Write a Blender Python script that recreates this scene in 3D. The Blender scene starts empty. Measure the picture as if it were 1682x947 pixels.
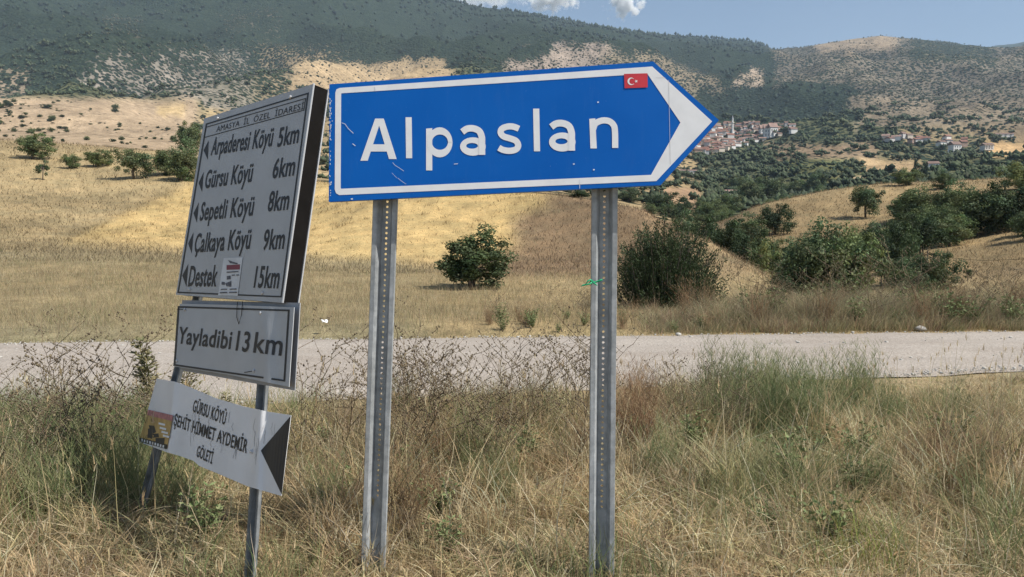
import bpy, math, random
import numpy as np
from mathutils import Vector, Matrix

# ------------------------------------------------------------------ camera, sky, sun, exposure
SC = bpy.context.scene
COL = SC.collection
F, HY, CH = 1200.0, 400.0, 1.6            # focal length and horizon row in photo pixels (1682 wide), eye height in metres
PITCH = math.atan((473.5 - HY) / F)
cam_d = bpy.data.cameras.new('camera'); cam = bpy.data.objects.new('camera', cam_d); COL.objects.link(cam)
cam.location = (0, 0, CH); cam.rotation_euler = (math.pi / 2 - PITCH, 0, 0)
cam_d.sensor_width = 36.0; cam_d.lens = 36.0 * F / 1682.0
cam_d.clip_start = 0.05; cam_d.clip_end = 60000
SC.camera = cam

SUN = Vector((0.583, -0.272, 0.766)).normalized()
world = bpy.data.worlds.new('World'); SC.world = world; world.use_nodes = True
wn = world.node_tree.nodes; wl = world.node_tree.links
sky = wn.new('ShaderNodeTexSky'); sky.sky_type = 'NISHITA'; sky.sun_disc = False
sky.sun_elevation = math.asin(SUN.z); sky.sun_rotation = math.atan2(SUN.x, SUN.y)
sky.altitude = 600; sky.air_density = 1.0; sky.dust_density = 1.3; sky.ozone_density = 1.0
wn['Background'].inputs['Strength'].default_value = 0.09
wl.new(sky.outputs[0], wn['Background'].inputs['Color'])
sd = bpy.data.lights.new('sun', 'SUN'); sd.energy = 5.0; sd.angle = math.radians(0.5); sd.color = (1.0, 0.95, 0.87)
so = bpy.data.objects.new('sun', sd); COL.objects.link(so); so.rotation_euler = SUN.to_track_quat('Z', 'Y').to_euler()
so.location = (60, -30, 80)
vs = SC.view_settings; vs.view_transform = 'Standard'; vs.look = 'None'; vs.gamma = 1.0; vs.exposure = 0.42
vs.use_curve_mapping = False
SC.render.engine = 'CYCLES'
SC.cycles.max_bounces = 6; SC.cycles.diffuse_bounces = 2; SC.cycles.glossy_bounces = 2
SC.cycles.transmission_bounces = 3; SC.cycles.volume_bounces = 3; SC.cycles.transparent_max_bounces = 6

R = np.random.default_rng(7)
random.seed(7)

# ------------------------------------------------------------------ helpers
def ray(px, py):
    x = (np.asarray(px, float) - 841) / F; y = -(np.asarray(py, float) - 473.5) / F
    f = math.cos(PITCH) + y * math.sin(PITCH); u = -math.sin(PITCH) + y * math.cos(PITCH)
    return np.stack([x / f, np.ones_like(f), u / f], -1)
def P(px, py, d):
    return ray(px, py) * np.asarray(d, float)[..., None] + np.array([0, 0, CH])
def project(p):
    p = np.asarray(p, float); d = p - np.array([0, 0, CH])
    f = d[..., 1] * math.cos(PITCH) - d[..., 2] * math.sin(PITCH)
    u = d[..., 1] * math.sin(PITCH) + d[..., 2] * math.cos(PITCH)
    f = np.maximum(f, 1e-3)
    return 841 + F * d[..., 0] / f, 473.5 - F * u / f

def tag(o, label=None, cat=None, group=None, kind=None):
    if label: o['label'] = label
    if cat: o['category'] = cat
    if group: o['group'] = group
    if kind: o['kind'] = kind
    return o
def empty(name, loc=(0, 0, 0), rz=0.0):
    o = bpy.data.objects.new(name, None); COL.objects.link(o); o.location = loc; o.rotation_euler = (0, 0, rz)
    o.empty_display_size = 0.1
    return o
def link(name, me, parent=None, mat=None):
    o = bpy.data.objects.new(name, me); COL.objects.link(o)
    if parent is not None: o.parent = parent
    if mat is not None and not me.materials: me.materials.append(mat)
    return o
def mesh_np(name, V, T, cols=None, attrs=None, smooth=False):
    V = np.ascontiguousarray(V, np.float32); T = np.ascontiguousarray(T, np.int32); k = T.shape[1]
    me = bpy.data.meshes.new(name)
    me.vertices.add(len(V)); me.vertices.foreach_set('co', V.ravel())
    me.loops.add(T.size); me.loops.foreach_set('vertex_index', T.ravel())
    me.polygons.add(len(T)); me.polygons.foreach_set('loop_start', np.arange(0, T.size, k, dtype=np.int32))
    if smooth: me.polygons.foreach_set('use_smooth', np.ones(len(T), bool))
    me.update(calc_edges=True)
    if cols is not None:
        a = me.attributes.new('col', 'FLOAT_COLOR', 'POINT')
        c = np.ones((len(V), 4), np.float32); c[:, :3] = cols; a.data.foreach_set('color', c.ravel())
    for n, v in (attrs or {}).items():
        a = me.attributes.new(n, 'FLOAT', 'POINT'); a.data.foreach_set('value', np.ascontiguousarray(v, np.float32))
    return me
class MB:
    """collects polygons (any size) for one mesh"""
    def __init__(s): s.v = []; s.f = []
    def poly(s, pts):
        n = len(s.v); s.v += [tuple(map(float, p)) for p in pts]; s.f.append(tuple(range(n, n + len(pts)))); return s
    def box(s, c, ax, hx, ay, hy, az, hz):
        c, ax, ay, az = [np.asarray(q, float) for q in (c, ax, ay, az)]
        n = len(s.v)
        for i in (-1, 1):
            for j in (-1, 1):
                for k in (-1, 1): s.v.append(tuple(c + ax * hx * i + ay * hy * j + az * hz * k))
        for q in ((0, 1, 3, 2), (4, 6, 7, 5), (0, 4, 5, 1), (2, 3, 7, 6), (0, 2, 6, 4), (1, 5, 7, 3)): s.f.append(tuple(n + i for i in q))
        return s
    def tube(s, pts, rad, sides=6, cap=True):
        pts = [np.asarray(p, float) for p in pts]; n = len(s.v); m = len(pts)
        for i, p in enumerate(pts):
            t = pts[min(i + 1, m - 1)] - pts[max(i - 1, 0)]; t /= max(np.linalg.norm(t), 1e-9)
            a = np.cross(t, (0.31, 0.17, 0.93) if abs(t[2]) < 0.9 else (1, 0.1, 0)); a /= np.linalg.norm(a); b = np.cross(t, a)
            for k in range(sides):
                w = 2 * math.pi * k / sides; s.v.append(tuple(p + rad[i] * (math.cos(w) * a + math.sin(w) * b)))
        for i in range(m - 1):
            for k in range(sides):
                k2 = (k + 1) % sides; s.f.append((n + i * sides + k, n + i * sides + k2, n + (i + 1) * sides + k2, n + (i + 1) * sides + k))
        if cap:
            s.f.append(tuple(n + k for k in reversed(range(sides)))); s.f.append(tuple(n + (m - 1) * sides + k for k in range(sides)))
        return s
    def mesh(s, name, smooth=False):
        me = bpy.data.meshes.new(name); me.from_pydata(s.v, [], s.f); me.update()
        if smooth: me.polygons.foreach_set('use_smooth', np.ones(len(me.polygons), bool))
        return me
    def build(s, name, mat, parent=None, smooth=False):
        return link(name, s.mesh(name, smooth), parent, mat)

# --- noise
def _hash(ix, iy, seed):
    h = (ix.astype(np.int64) * 374761393 + iy.astype(np.int64) * 668265263 + seed * 144269504) & 0xFFFFFFFF
    h = ((h ^ (h >> 13)) * 1274126177) & 0xFFFFFFFF
    return (h ^ (h >> 16)) & 0xFFFF
def gnoise(x, y, seed=0):
    x = np.asarray(x, float); y = np.asarray(y, float)
    x0 = np.floor(x); y0 = np.floor(y); fx = x - x0; fy = y - y0
    u = fx * fx * fx * (fx * (fx * 6 - 15) + 10); v = fy * fy * fy * (fy * (fy * 6 - 15) + 10)
    def g(dx, dy):
        a = _hash(x0 + dx, y0 + dy, seed) * (2 * math.pi / 65536)
        return np.cos(a) * (fx - dx) + np.sin(a) * (fy - dy)
    return 1.5 * ((g(0, 0) * (1 - u) + g(1, 0) * u) * (1 - v) + (g(0, 1) * (1 - u) + g(1, 1) * u) * v)
def fbm(x, y, seed=0, oct=4):
    s = 0; a = 1.0; n = 0
    for i in range(oct):
        s = s + a * gnoise(x * 2 ** i, y * 2 ** i, seed + i * 17); n += a; a *= 0.5
    return s / n
def sstep(a, b, x):
    t = np.clip((x - a) / (b - a), 0, 1); return t * t * (3 - 2 * t)

# --- node materials
def new_mat(name):
    m = bpy.data.materials.new(name); m.use_nodes = True
    nt = m.node_tree; return m, nt, nt.nodes['Principled BSDF']
def N(nt, t, **kw):
    n = nt.nodes.new(t)
    for k, v in kw.items():
        if k in n.inputs: n.inputs[k].default_value = v
        else: setattr(n, k, v)
    return n
def noise_node(nt, scale, detail=4, rough=0.55, coord='Object', vscale=None):
    tc = N(nt, 'ShaderNodeTexCoord'); n = N(nt, 'ShaderNodeTexNoise', Scale=scale, Detail=detail, Roughness=rough)
    if vscale:
        mp = N(nt, 'ShaderNodeMapping'); mp.inputs['Scale'].default_value = vscale
        nt.links.new(tc.outputs[coord], mp.inputs[0]); nt.links.new(mp.outputs[0], n.inputs['Vector'])
    else: nt.links.new(tc.outputs[coord], n.inputs['Vector'])
    return n
def ramp(nt, src, a, b, ca=(0, 0, 0), cb=(1, 1, 1)):
    r = N(nt, 'ShaderNodeValToRGB'); e = r.color_ramp.elements
    e[0].position = a; e[1].position = b; e[0].color = (*ca, 1); e[1].color = (*cb, 1)
    nt.links.new(src, r.inputs[0]); return r
def mixc(nt, fac, a, b, blend='MIX'):
    m = N(nt, 'ShaderNodeMix'); m.data_type = 'RGBA'; m.blend_type = blend
    for s, v in ((0, fac), (6, a), (7, b)):
        if hasattr(v, 'is_linked') or hasattr(v, 'links'): nt.links.new(v, m.inputs[s])
        else: m.inputs[s].default_value = (*v, 1) if isinstance(v, (tuple, list)) and len(v) == 3 else v
    return m.outputs[2]
def plain(name, c, rough=0.6, metal=0.0, var=0.12, scale=8.0, bump=0.0, spec=0.5):
    m, nt, b = new_mat(name)
    n = noise_node(nt, scale, 5)
    lo = tuple(x * (1 - var) for x in c); hi = tuple(min(1, x * (1 + var)) for x in c)
    r = ramp(nt, n.outputs[0], 0.3, 0.7, lo, hi)
    nt.links.new(r.outputs[0], b.inputs['Base Color'])
    b.inputs['Roughness'].default_value = rough; b.inputs['Metallic'].default_value = metal
    b.inputs['Specular IOR Level'].default_value = spec
    if bump:
        bp = N(nt, 'ShaderNodeBump', Strength=bump, Distance=0.01); nt.links.new(n.outputs[0], bp.inputs['Height']); nt.links.new(bp.outputs[0], b.inputs['Normal'])
    return m
def foliage(name, transl=0.35, rough=0.6, var=0.0):
    m = bpy.data.materials.new(name); m.use_nodes = True; nt = m.node_tree; nt.nodes.remove(nt.nodes['Principled BSDF'])
    at = N(nt, 'ShaderNodeAttribute', attribute_name='col')
    col = at.outputs['Color']
    oi = N(nt, 'ShaderNodeObjectInfo')
    hs = N(nt, 'ShaderNodeHueSaturation'); nt.links.new(col, hs.inputs['Color'])
    mr = N(nt, 'ShaderNodeMapRange'); mr.inputs[3].default_value = 1 - var; mr.inputs[4].default_value = 1 + var
    nt.links.new(oi.outputs['Random'], mr.inputs[0]); nt.links.new(mr.outputs[0], hs.inputs['Value'])
    d = N(nt, 'ShaderNodeBsdfDiffuse'); t = N(nt, 'ShaderNodeBsdfTranslucent')
    for s in (d, t): nt.links.new(hs.outputs[0], s.inputs['Color'])
    mx = N(nt, 'ShaderNodeMixShader', Fac=transl); nt.links.new(d.outputs[0], mx.inputs[1]); nt.links.new(t.outputs[0], mx.inputs[2])
    gl = N(nt, 'ShaderNodeBsdfGlossy', Roughness=0.7); gl.inputs['Color'].default_value = (1, 1, 1, 1)
    m2 = N(nt, 'ShaderNodeMixShader', Fac=0.015); nt.links.new(mx.outputs[0], m2.inputs[1]); nt.links.new(gl.outputs[0], m2.inputs[2])
    nt.links.new(m2.outputs[0], nt.nodes['Material Output'].inputs['Surface'])
    return m

# ------------------------------------------------------------------ terrain heights
# each column: photo x, then (distance, photo row where the ground of that distance lies)
far_l = []
COLS = [
 (-500, [(30,430),(60,350),(150,230),(230,240),(500,215),(900,170),(1400,120),(2800,-120),(4500,-90)]),
 (0,    [(30,428),(45,400),(70,340),(150,229),(220,238),(400,226),(700,196),(900,168),(1020,172),(1500,110),(2900,-60),(4500,-30)]),
 (150,  [(30,430),(50,395),(80,330),(150,238),(220,248),(400,232),(700,190),(850,172),(1000,170),(1500,75),(1750,58),(2050,68),(3000,-65),(4500,-30)]),
 (300,  [(30,432),(50,400),(80,330),(140,250),(200,264),(400,247),(700,220),(1000,190),(1400,125),(1800,95),(2200,80),(3000,-60),(4500,-30)]),
 (450,  [(30,440),(50,405),(80,340),(115,290),(160,302),(300,280),(700,235),(1100,190),(1500,150),(2200,95),(3200,-45),(4600,-20)]),
 (600,  [(27,460),(40,425),(60,365),(100,302),(150,316),(300,290),(700,240),(1100,190),(1600,130),(2200,90),(3300,-20),(4600,10)]),
 (750,  [(27,462),(40,425),(60,360),(85,308),(130,326),(300,295),(700,245),(1100,195),(1700,125),(2400,85),(3400,15),(4600,35)]),
 (900,  [(27,462),(40,430),(55,375),(72,318),(110,336),(300,305),(700,255),(1100,205),(1600,140),(2300,85),(3500,41),(5000,62)]),
 (1000, [(27,464),(40,425),(55,355),(62,330),(95,352),(300,315),(700,265),(1100,215),(1600,150),(2300,90),(3600,57),(5000,72)]),
 (1060, [(27,466),(38,420),(52,345),(56,336),(75,385),(120,372),(300,325),(700,275),(1100,225),(1600,165),(2500,105),(3800,65),(5000,78)]),
 (1150, [(24,475),(32,430),(42,378),(55,425),(90,410),(150,375),(300,345),(700,285),(1100,245),(1500,215),(2000,170),(2600,120),(4000,73),(5500,88)]),
 (1230, [(22,482),(28,455),(35,430),(48,472),(80,408),(110,352),(125,340),(180,362),(300,345),(700,300),(1100,262),(1500,218),(2000,170),(2600,125),(4200,79),(5500,90)]),
 (1290, [(20,492),(26,472),(29,463),(42,505),(70,430),(100,365),(125,326),(180,347),(300,335),(600,300),(900,262),(1100,248),(1300,246),(1600,212),(2200,150),(3000,105),(3600,90),(4800,104)]),
 (1350, [(18,500),(23,500),(30,522),(45,480),(70,420),(100,355),(128,315),(180,337),(300,325),(600,290),(850,245),(1000,240),(1300,235),(1700,190),(2300,130),(3300,80),(4500,104)]),
 (1430, [(18,500),(23,500),(30,522),(45,478),(70,415),(100,350),(130,303),(180,326),(300,318),(600,285),(850,248),(1100,240),(1300,228),(1700,185),(2400,115),(3400,61),(4500,95)]),
 (1500, [(18,500),(24,500),(30,507),(45,465),(65,410),(95,345),(130,300),(180,323),(300,315),(600,280),(900,255),(1200,238),(1500,205),(2000,150),(2600,100),(3300,73),(4500,100)]),
 (1600, [(18,498),(24,492),(32,480),(45,450),(60,410),(85,350),(125,297),(180,319),(300,308),(600,275),(900,250),(1200,230),(1600,190),(2200,135),(3200,82),(4200,98),(6500,78)]),
 (1682, [(18,494),(24,485),(32,470),(45,430),(60,392),(85,340),(125,290),(180,312),(300,305),(600,270),(900,248),(1200,220),(1600,175),(2200,130),(2800,108),(3200,104),(4200,118),(6500,74)]),
 (2300, [(18,490),(24,480),(32,460),(45,420),(60,385),(85,335),(125,285),(180,305),(300,300),(600,265),(900,240),(1200,215),(1600,170),(2200,125),(3200,90),(4500,100),(6500,70)]),
]
LD = np.linspace(math.log(14), math.log(13000), 420)
def flat_row(d): return 473.5 - F * math.tan(math.atan2(-CH, d) + PITCH)
def pchip(x, y, q):
    x = np.array(x, float); y = np.array(y, float); h = np.diff(x); s = np.diff(y) / h; m = np.zeros_like(y)
    for i in range(1, len(x) - 1):
        if s[i - 1] * s[i] > 0: m[i] = 2 * s[i - 1] * s[i] / (s[i - 1] + s[i])
    m[0] = s[0]; m[-1] = 0
    k = np.clip(np.searchsorted(x, q) - 1, 0, len(x) - 2); t = np.clip((q - x[k]) / h[k], 0, 1)
    return ((2*t**3-3*t**2+1)*y[k] + (t**3-2*t**2+t)*h[k]*m[k] + (-2*t**3+3*t**2)*y[k+1] + (t**3-t**2)*h[k]*m[k+1])
PXG = np.arange(-500, 2301, 10.0)
_tab = np.array([pchip([math.log(14)] + [math.log(a) for a, b in c] + [math.log(13000)], [flat_row(14)] + [b for a, b in c] + [170], LD) for _, c in COLS])
TAB = np.array([[0.0]])
TAB = np.stack([np.interp(PXG, [c[0] for c in COLS], _tab[:, j]) for j in range(len(LD))], 1)
_k = np.exp(-0.5 * (np.arange(-6, 7) / 2.2) ** 2); _k /= _k.sum()
TAB = np.apply_along_axis(lambda a: np.convolve(np.pad(a, 6, mode='edge'), _k, 'valid'), 0, TAB)
TZ = CH + np.exp(LD)[None, :] * ray(np.full_like(TAB, 841), TAB)[..., 2]
def bil(T, px, ld):
    i = np.clip((px + 500) / 10, 0, len(PXG) - 1.001); j = np.clip((ld - LD[0]) / (LD[1] - LD[0]), 0, len(LD) - 1.001)
    i0 = i.astype(int); j0 = j.astype(int); a = i - i0; b = j - j0
    return (T[i0, j0] * (1 - a) + T[i0 + 1, j0] * a) * (1 - b) + (T[i0, j0 + 1] * (1 - a) + T[i0 + 1, j0 + 1] * a) * b
SKYROW = TAB[:, LD > math.log(2000)].min(1)
BANDS = [(1.3, .016, 0), (4, .018, 0), (11, .016, 0), (30, .018, 0), (80, .05, 1), (170, .085, 1), (380, .16, 1), (850, .12, 1), (1700, .10, 1)]
def height(x, y):
    x = np.asarray(x, float); y = np.asarray(y, float)
    r = np.hypot(x, y); th = np.arctan2(x, y); tc = np.clip(th, -math.radians(56), math.radians(56))
    d = np.maximum(r * np.cos(tc), 0.01); px = 841 + F * np.tan(tc)
    ld = np.log(np.maximum(d, 14.0))
    z = bil(TZ, px, ld)
    z = z * sstep(14, 19, d)
    back = 1 - sstep(math.radians(62), math.radians(110), np.abs(th))
    z = z * back
    row = bil(TAB, px, ld); calm = 1 - .7 * (1 - sstep(0, 60, row - np.interp(px, PXG, SKYROW))) * (d > 1800)
    for k, (L, a, ridged) in enumerate(BANDS):
        w = sstep(1.6 * L, 3.4 * L, d) if L > 2 else np.clip(0.5 + 0 * d, 0, 1) * (1 - sstep(60, 120, d))
        if L == 4: w = np.maximum(w, 0.35)
        if 8 < L < 60: w = w * 0.55
        if not np.any(w > 0): continue
        n = gnoise(x / L + 3.7 * k, y / L - 1.3 * k, 40 + k)
        if ridged: n = 0.7 - 2.0 * np.abs(gnoise(x / L + 3.7 * k, y / L - 1.3 * k, 40 + k)) if L > 100 else n
        z = z + n * L * a * w * np.where(L > 60, back * calm, 1.0)
    return z
# the road: edges as lines x -> y (metres)
def road_near(x): return 7.7 + 0.205 * x + 0.10 * fbm(np.asarray(x) * 0.9, np.asarray(x) * 0 + 2.0, 5, 3)
def road_far(x): return 12.35 + 0.09 * x + 0.16 * fbm(np.asarray(x) * 0.7, np.asarray(x) * 0 + 9.0, 6, 3)
def ground_z(x, y):
    """terrain, levelled along the road bed"""
    x = np.asarray(x, float); y = np.asarray(y, float); z = height(x, y)
    w = sstep(-0.9, 0.1, y - road_near(x)) * (1 - sstep(-0.1, 0.9, y - road_far(x))) * (y > 0)
    bank = 0.10 * sstep(0.2, 1.0, y - road_far(x)) * (1 - sstep(3, 8, y - road_far(x)))
    verge = 0.10 * sstep(0.1, 1.5, road_near(x) - y) * (y > 0) * (1 - sstep(6, 12, np.abs(x)))
    return z * (1 - w) + (bank + verge * 0) * (1 - w)
def hit(px, py, dmin=14.0):
    """first distance beyond dmin where the terrain reaches photo point (px, py)"""
    ld = np.linspace(math.log(dmin), math.log(9000), 900); d = np.exp(ld)
    x = d * (px - 841) / F
    z = ground_z(x, d); rows = project(np.stack([x, d, z], -1))[1]
    k = np.nonzero(rows <= py)[0]
    i = k[0] if len(k) else int(np.argmin(rows))
    return float(x[i]), float(d[i]), float(z[i])

# ------------------------------------------------------------------ ground colours
def lerp(c, t, m): return c * (1 - m[:, None]) + np.array(t) * m[:, None]
def box_m(px, py, x0, x1, y0, y1, s=10.0):
    return sstep(x0 - s, x0 + s, px) * (1 - sstep(x1 - s, x1 + s, px)) * sstep(y0 - s * .5, y0 + s * .5, py) * (1 - sstep(y1 - s * .5, y1 + s * .5, py))
def seg_side(px, py, a, b):
    """signed distance in photo px to the right of the line a->b"""
    dx, dy = b[0] - a[0], b[1] - a[1]; L = math.hypot(dx, dy)
    return ((px - a[0]) * dy - (py - a[1]) * dx) / -L
def cover_near(x, y, rows=False):
    """albedo of the meadow, stubble field and brown hill within 200 m"""
    z = ground_z(x, y); px, py = project(np.stack([x, y, z], -1))
    n = fbm(x / 6, y / 6, 3, 4); n2 = fbm(x / 1.2, y / 1.2, 8, 3); n3 = fbm(x / 25, y / 14, 18, 3)
    px = px + 10 * n; py = py + 6 * n
    c = np.tile(np.array([.33, .255, .15]), (len(px), 1))                       # left meadow
    c = lerp(c, (.235, .205, .135), sstep(390, 425, py) * (1 - sstep(650, 760, px)) * (0.55 + 0.35 * np.clip(n3 * 3, -1, 1)))  # grey dry band
    gold = sstep(-8, 8, seg_side(px, py, (110, 392), (300, 306))) * (1 - sstep(418, 452, py + (760 - px) * 0.06)) * (1 - sstep(-24, 20, seg_side(px + 26 * np.sin(py / 24.) + 34 * n, py, (780, 440), (915, 332)))) * (py > 200)
    gold = gold * (px > 100) * (px < 1000)
    c = lerp(c, (.46, .335, .165), np.clip(gold, 0, 1))
    for (a_, b_, w_, k_) in (((110, 392), (300, 306), 6., .75), ((505, 405), (612, 330), 5., .5), ((-20, 408), (330, 418), 5., .3), ((640, 452), (800, 438), 6., .4)):   # weedy strips along the field edges
        t_ = (px > min(a_[0], b_[0])) & (px < max(a_[0], b_[0])); c = lerp(c, (.20, .155, .09), k_ * t_ * np.exp(-(seg_side(px, py, a_, b_) / w_) ** 2) * np.clip(.7 + 1.2 * n, 0, 1))
    if rows: c = c * (1 + np.clip(gold, 0, 1) * .20 * np.sin((x * .83 - y * .30) * 2 * math.pi / 1.9 + 2 * n3))[:, None]
    brown = sstep(-24, 20, seg_side(px + 26 * np.sin(py / 24.) + 34 * n, py, (780, 440), (915, 332))) * (1 - sstep(440, 470, py)) * (px > 760)
    c = lerp(c, (.215, .15, .095), np.clip(brown * (0.95 - 0.45 * sstep(1080, 1180, px)), 0, 1))
    c = lerp(c, (.27, .20, .115), sstep(1180, 1260, px) * (y > 44))
    c = c * (1 + 0.22 * np.clip(n2 * 2, -1, 1) + 0.16 * np.clip(n3 * 2.5, -1, 1))[:, None]
    c = lerp(c, (.33, .265, .175), (y < 10.5) * 0.8 * np.ones_like(y))               # soil and litter under the verge
    return np.clip(c, 0.02, 0.8)
def cover_far(x, y, z):
    px, py = project(np.stack([x, y, z], -1))
    d = y
    n = fbm(x / 260, y / 260, 21, 4); n2 = fbm(x / 60, y / 60, 22, 4)
    qx = px + 26 * n + 8 * n2; qy = py + 15 * n + 5 * n2
    c = np.tile(np.array([.020, .034, .022]), (len(px), 1)); veg = np.full(len(px), 1.0)
    def put(m, col, vg):
        nonlocal c, veg
        m = np.clip(m, 0, 1); c = lerp(c, col, m); veg = veg * (1 - m) + vg * m
    # valley and lower slopes
    put((1 - sstep(1500, 1750, d + 420 * (px < 470))), (.105, .112, .06), .55)
    put(box_m(qx, qy, -900, 330, 160, 262, 16) * (d < 1150), (.34, .26, .175), .05)
    put(box_m(qx, qy, 330, 1150, 180, 420, 20) * (d < 1150), (.30, .23, .13), .35)
    # mountain slopes, left
    put(box_m(qx, qy, 60, 420, 75, 215, 26) * (d > 1000) * sstep(-30, 25, seg_side(qx, qy, (60, 230), (175, 55))) * (.75 + .5 * n2), (.25, .22, .185), .42)
    put(box_m(qx, qy, -300, 55, 108, 165, 14) * (d > 950), (.26, .21, .15), .55)
    put(box_m(px + 4 * n2, py + 3 * n2, 258, 304, 171, 189, 6), (.47, .35, .19), .02)
    put(box_m(qx, qy, 420, 560, 70, 190, 22) * .9, (.25, .20, .13), .6)
    put(box_m(qx, qy, 480, 740, 98, 150, 14), (.38, .285, .17), .16)
    put(box_m(qx, qy, 832, 1010, 72, 128, 12) * sstep(-10, 10, seg_side(qx, qy, (815, 110), (910, 68))), (.30, .245, .20), .25)
    put(box_m(qx, qy, 985, 1190, 82, 180, 16) * sstep(-10, 14, seg_side(qx, qy, (960, 40), (1200, 130)) * -1 * -1) , (.25, .205, .14), .45)
    put(box_m(qx, qy, 160, 240, 22, 60, 14) * .35 + box_m(qx, qy, 360, 470, 10, 60, 16) * .4, (.24, .20, .15), .6)
    # right hill
    rh = box_m(qx, qy, 1262, 2400, 40, 205, 12) * (d > 1300)
    put(rh, (.175, .15, .115), .5)
    put(box_m(qx, qy, 1340, 1470, 55, 84, 8) * (d > 2000), (.30, .235, .165), .15)
    put(box_m(qx, qy, 1500, 1640, 62, 100, 10) * (d > 2000), (.14, .13, .085), .75)
    put(box_m(qx, qy, 1300, 1400, 141, 160, 8), (.035, .055, .03), .97)
    put(box_m(qx, qy, 1400, 2400, 160, 215, 12) * (d > 1000), (.215, .175, .125), .35)
    put(box_m(qx, qy, 1140, 1430, 150, 240, 14) * (d > 1150) * (1 - box_m(qx, qy, 1400, 1700, 150, 215, 10)), (.05, .07, .04), .92)
    put(box_m(px + 9 * n + 7 * n2, py + 7 * n2, 1200, 1252, 108, 144, 7) * sstep(-6, 6, seg_side(px + 9 * n2, py, (1192, 136), (1250, 104))) * (.7 + .8 * n2), (.46, .36, .27), .04)
    put((d > 4900) * (px > 1500), (.05, .07, .05), .9)
    # valley fields
    V = (d < 1700) & (d > 170)
    put(box_m(qx, qy, 1255, 1440, 232, 268, 10) * V, (.235, .175, .115), .3)
    put(box_m(qx, qy, 1290, 1440, 262, 292, 10) * V, (.13, .135, .06), .4)
    put(box_m(px + 8 * n2, py + 3 * n2, 1415, 1512, 260, 283, 6) * V, (.42, .305, .175), .02)
    put(box_m(px, py, 1612, 1900, 234, 258, 5) * V, (.50, .34, .175), .02)
    put(box_m(px, py, 1376, 1432, 288, 295, 4) * V, (.45, .35, .22), .02)
    put(box_m(qx, qy, 1440, 1620, 236, 262, 10) * V * .6, (.17, .15, .085), .5)
    put(box_m(qx, qy, 1480, 1900, 206, 236, 8) * V * .6, (.34, .25, .15), .25)
    put(box_m(px, py, 1090, 1150, 308, 345, 6) * V, (.33, .225, .14), .1)
    c = c * (1 + 0.25 * np.clip(n2 * 2, -1, 1))[:, None]
    return np.clip(c, 0.01, .8), np.clip(veg, 0, 1), px, py

# ------------------------------------------------------------------ terrain materials
def mat_ground():
    m, nt, b = new_mat('dry_ground')
    at = N(nt, 'ShaderNodeAttribute', attribute_name='col')
    n1 = noise_node(nt, 3.5, 8, 0.7); n2 = noise_node(nt, 0.35, 6, 0.6); n3 = noise_node(nt, 28, 3, 0.6)
    r1 = ramp(nt, n1.outputs[0], .25, .75, (.62, .62, .62), (1.35, 1.32, 1.25)); r2 = ramp(nt, n2.outputs[0], .3, .7, (.80, .84, .82), (1.18, 1.14, 1.06))
    r3 = ramp(nt, n3.outputs[0], .3, .7, (.75, .75, .75), (1.22, 1.22, 1.2))
    c = mixc(nt, 1.0, at.outputs['Color'], r1.outputs[0], 'MULTIPLY'); c = mixc(nt, 1.0, c, r2.outputs[0], 'MULTIPLY'); c = mixc(nt, 1.0, c, r3.outputs[0], 'MULTIPLY')
    nt.links.new(c, b.inputs['Base Color']); b.inputs['Roughness'].default_value = .95; b.inputs['Specular IOR Level'].default_value = .1
    bp = N(nt, 'ShaderNodeBump', Strength=.7, Distance=.12); nt.links.new(n1.outputs[0], bp.inputs['Height']); nt.links.new(bp.outputs[0], b.inputs['Normal'])
    return m
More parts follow.
